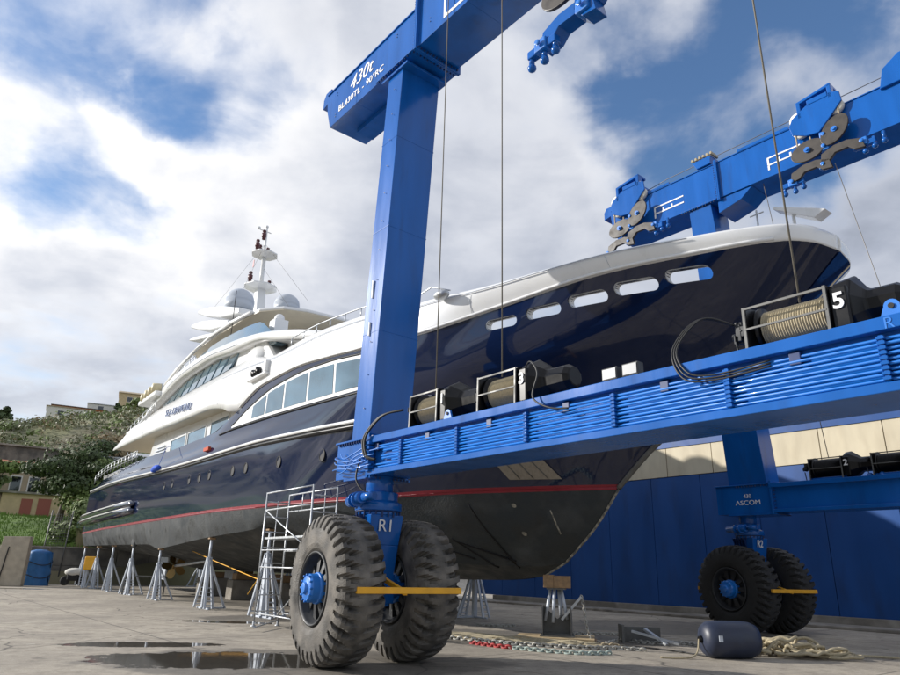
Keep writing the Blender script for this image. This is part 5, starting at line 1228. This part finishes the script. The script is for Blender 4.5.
def chain(pts, name, m, label, link=.07, r_=.012, F=W0, cat='chain', group=None):
    P_ = smooth(pts, 14); mb = MB(F)
    acc = 0; last = P_[0]; i = 0; d_prev = 0
    L_ = [0]
    for a, b in zip(P_, P_[1:]): L_.append(L_[-1]+(b-a).length)
    n = int(L_[-1]/(link*.72)); j = 0
    for k_ in range(n):
        t = k_*link*.72
        while j < len(L_)-2 and L_[j+1] < t: j += 1
        f_ = (t-L_[j])/max(L_[j+1]-L_[j], 1e-6); c = P_[j].lerp(P_[j+1], f_); d = (P_[j+1]-P_[j]).normalized()
        x = d.cross(Vector((0,0,1)));
        if x.length < .1: x = Vector((1,0,0))
        x.normalize(); y = x.cross(d)
        if k_ % 2: x = (x*.5+y*.87)
        else: x = (x*.87-y*.5)
        mb.tube([c + d*(link/2)*math.cos(q*math.pi/4) + x*(link*.33)*math.sin(q*math.pi/4) for q in range(8)], r_, 5, closed=True)
    return tag(mb.build(name, m), label, cat, group)
chainm = mat('pale_chain', (.42,.41,.37), .6, metal=.3, var=.3, vscale=8)
redc = mat('red_chain_paint', (.35,.04,.04), .6, var=.3)
tanr = mat('tan_chain', (.4,.33,.22), .8, var=.3, vscale=9)
chain([FK@Vector((.62,-.1,1.04)), FK@Vector((.68,-.14,.75)), FK@Vector((.72,-.2,.4)), FK@Vector((.85,-.3,.05)), FK@Vector((1.1,-.4,.04))], 'hanging_chain', chainm, 'short chain hanging from the lever of the bow prop', .1, .014)
zc_ = .03
chain([(-.5,18.9,zc_),(.3,18.4,zc_),(1.2,17.9,zc_),(2.2,17.3,zc_),(3.3,17.2,zc_),(4.2,17.3,zc_)], 'ground_chain', tanr, 'rusty tan chain lying in front of the pallet, rearmost of the pile', .14, .024, group='ground chains')
chain([(-.4,18.3,zc_),(.5,17.9,zc_),(1.3,17.3,zc_),(2.1,16.9,zc_),(3.0,16.6,zc_),(4.0,16.6,zc_),(4.6,16.3,zc_)], 'ground_chain', chainm, 'pale chain lying just in front of the tan one', .14, .024, group='ground chains')
chain([(.7,17.0,zc_),(1.1,16.5,zc_),(1.6,16.1,zc_)], 'ground_chain', redc, 'length of red painted chain right of the front tyres', .14, .024, group='ground chains')
chain([(1.6,16.1,zc_),(2.2,15.7,zc_),(2.9,15.4,zc_),(3.6,15.6,zc_)], 'ground_chain', mat('green_white_chain', (.3,.36,.33), .7, var=.3), 'greenish white chain continuing from the red length', .14, .024, group='ground chains')
chain([(4.0,17.8,zc_),(4.6,18.6,zc_),(5.2,18.0,zc_),(5.9,18.3,zc_),(6.4,17.2,zc_)], 'ground_chain', chainm, 'pale chain running from the steel bracket to the grey fender', .14, .022, group='ground chains')
chain([(3.6,20.3,zc_),(4.6,20.4,zc_),(5.4,20.1,zc_)], 'ground_chain', chainm, 'short pale chain behind the bow prop near the blue wall', .12, .02, group='ground chains')
chain([(1.1,22.6,zc_),(1.8,22.4,zc_),(2.3,22.7,zc_)], 'ground_chain', chainm, 'small heap of chain near the kerb behind the keel', .12, .02, group='ground chains')
# braided heap of slings
sl = MB()
for i in range(22):
    x0 = random.uniform(-.7,.3); y0 = random.uniform(-.7,.7); J = lambda q: random.uniform(-q, q)
    sl.tube(smooth([(x0+k_*.42, 18.75-k_*.23+y0*.45+J(.09), .03+abs(J(.07))) for k_ in range(9)], 5), random.choice((.02,.026,.03)), 6)
tag(sl.build('rope_pile', M['rope']), 'long pile of tan ropes stretched along the ground towards the pallet', 'rope')
# steel bracket frame
fb = empty('steel_bracket', W0, (5.2,18.4,0)); tag(fb, 'rusty steel angle bracket lying on the ground left of the grey fender', 'bracket')
MB().box((4.5,18.5,0),(5.5,18.56,.36)).build('back_plate', M['steelplate'], fb)
MB().box((4.46,18.2,0),(4.52,18.6,.42)).build('end_plate', M['steelplate'], fb)
MB().bar((4.7,18.2,.28),(5.7,17.7,.05),.09,.05).build('angle_bar', M['steel'], fb)
MB().bar((5.05,18.3,.33),(5.4,17.7,.03),.09,.05).build('cross_bar', M['steel'], fb)
# grey fender
FF = Matrix.Translation((6.05, 15.5, 0)) @ Matrix.Rotation(R(8), 4, 'Z')
fd = empty('rubber_fender', FF, (0,0,0)); tag(fd, 'big dark blue cylindrical rubber fender lying beside the coiled rope', 'fender')
MB(FF).lathe((0,0,.36), (1,0,0), [(-.62,.1),(-.6,.2),(-.55,.3),(-.46,.355),(-.3,.37),(.25,.37),(.45,.35),(.57,.3),(.63,.2),(.65,.1)], 32).build('fender_body', M['fender'], fd)
MB(FF).lathe((0,0,.36), (1,0,0), [(-.68,.06),(-.6,.08)], 12).build('end_cap', M['black'], fd)
MB(FF).box((-.42,-.378,.34),(-.34,-.36,.46)).build('small_label', M['jack'], fd)
MB(FF).tube(smooth([(-.68,0,.36),(-.8,-.1,.1),(-1.1,-.25,.03),(-1.6,-.1,.02)],8), .018, 6).build('lanyard', M['rope'], fd)
# rope coil
rp = MB()
for i in range(26):
    a = random.uniform(0,6.28); c = Vector((7.35+random.uniform(-.6,1.3), 16.1+random.uniform(-.4,.5), 0)); n = 12; rr = random.uniform(.25,.6)
    pts = [c + Vector((math.cos(a+q*.5)*rr*random.uniform(.8,1.25), math.sin(a+q*.5)*rr*.6, .05+.022*i*max(0,1-abs(c.x-7.3)/1.1)*random.uniform(.2,.9)+random.uniform(0,.03))) for q in range(n)]
    rp.tube(smooth(pts, 4), .034, 7)
rp.tube(smooth([(8.2,16.1,.04),(9.0,16.3,.04),(9.9,16.0,.04)], 6), .03, 6)
tag(rp.build('rope_coil', M['rope']), 'tangled heap of thick tan rope to the right of the fender', 'rope')
tag(MB().tube(smooth([(3.8,18.1,.02),(4.6,17.2,.02),(5.2,16.5,.02),(5.6,15.6,.02)],8), .016, 5).build('thin_line', M['hose']), 'thin dark line running on the ground to the fender', 'line')
# yard clutter beneath the far hull
yb = empty('yellow_tank', W0, (-22.1,45.0,0)); 
tag(yb, 'yellow plastic tank on a stand behind the stern jacks', 'tank')
MB().box((-22.5,44.7,1.05),(-21.8,45.2,1.85)).build('tank_body', M['yellow'], yb, bevel=.06)
MB().box((-22.45,44.75,0),(-22.35,44.85,1.04)).box((-21.85,44.75,0),(-21.75,44.85,1.04)).box((-22.45,45.05,0),(-22.35,45.15,1.04)).box((-21.85,45.05,0),(-21.75,45.15,1.04)).build('stand', M['jack'], yb)
for i, (x_, y_, h_, c_, lb) in enumerate(((-13.5,46,1.3,'stucco','tan crate standing in the yard behind the rudder'),(-10.9,44,1.1,'wood','wooden crate in the yard beyond the far jacks'),(-8.6,47,1.8,'jack','grey metal cabinet in the yard beyond the keel'),(-5.6,45,1.2,'stucco_w','white crate in the yard beyond the far jacks'))):
    k_ = MB().box((x_,y_,.1),(x_+1.1,y_+.9,h_)).box((x_+.05,y_,0),(x_+.2,y_+.9,.1)).box((x_+.9,y_,0),(x_+1.05,y_+.9,.1)).box((x_-.03,y_-.03,h_*.5),(x_+1.13,y_+.93,h_*.5+.06))
    tag(k_.build('storage_crate', M[c_], bevel=.02), lb, 'crate')
bn = empty('work_bench', W0, (-15,38,0)); tag(bn, 'low steel work bench under the propellers', 'bench')
MB().box((-16.6,37.2,.85),(-14.6,38.1,.92)).build('bench_top', M['steelplate'], bn)
for x_ in (-16.5,-14.7):
    for y_ in (37.25,38.05): MB().box((x_-.03,y_-.03,0),(x_+.03,y_+.03,.849)).build('leg', M['steelplate'], bn)
sc.render.engine = 'CYCLES'
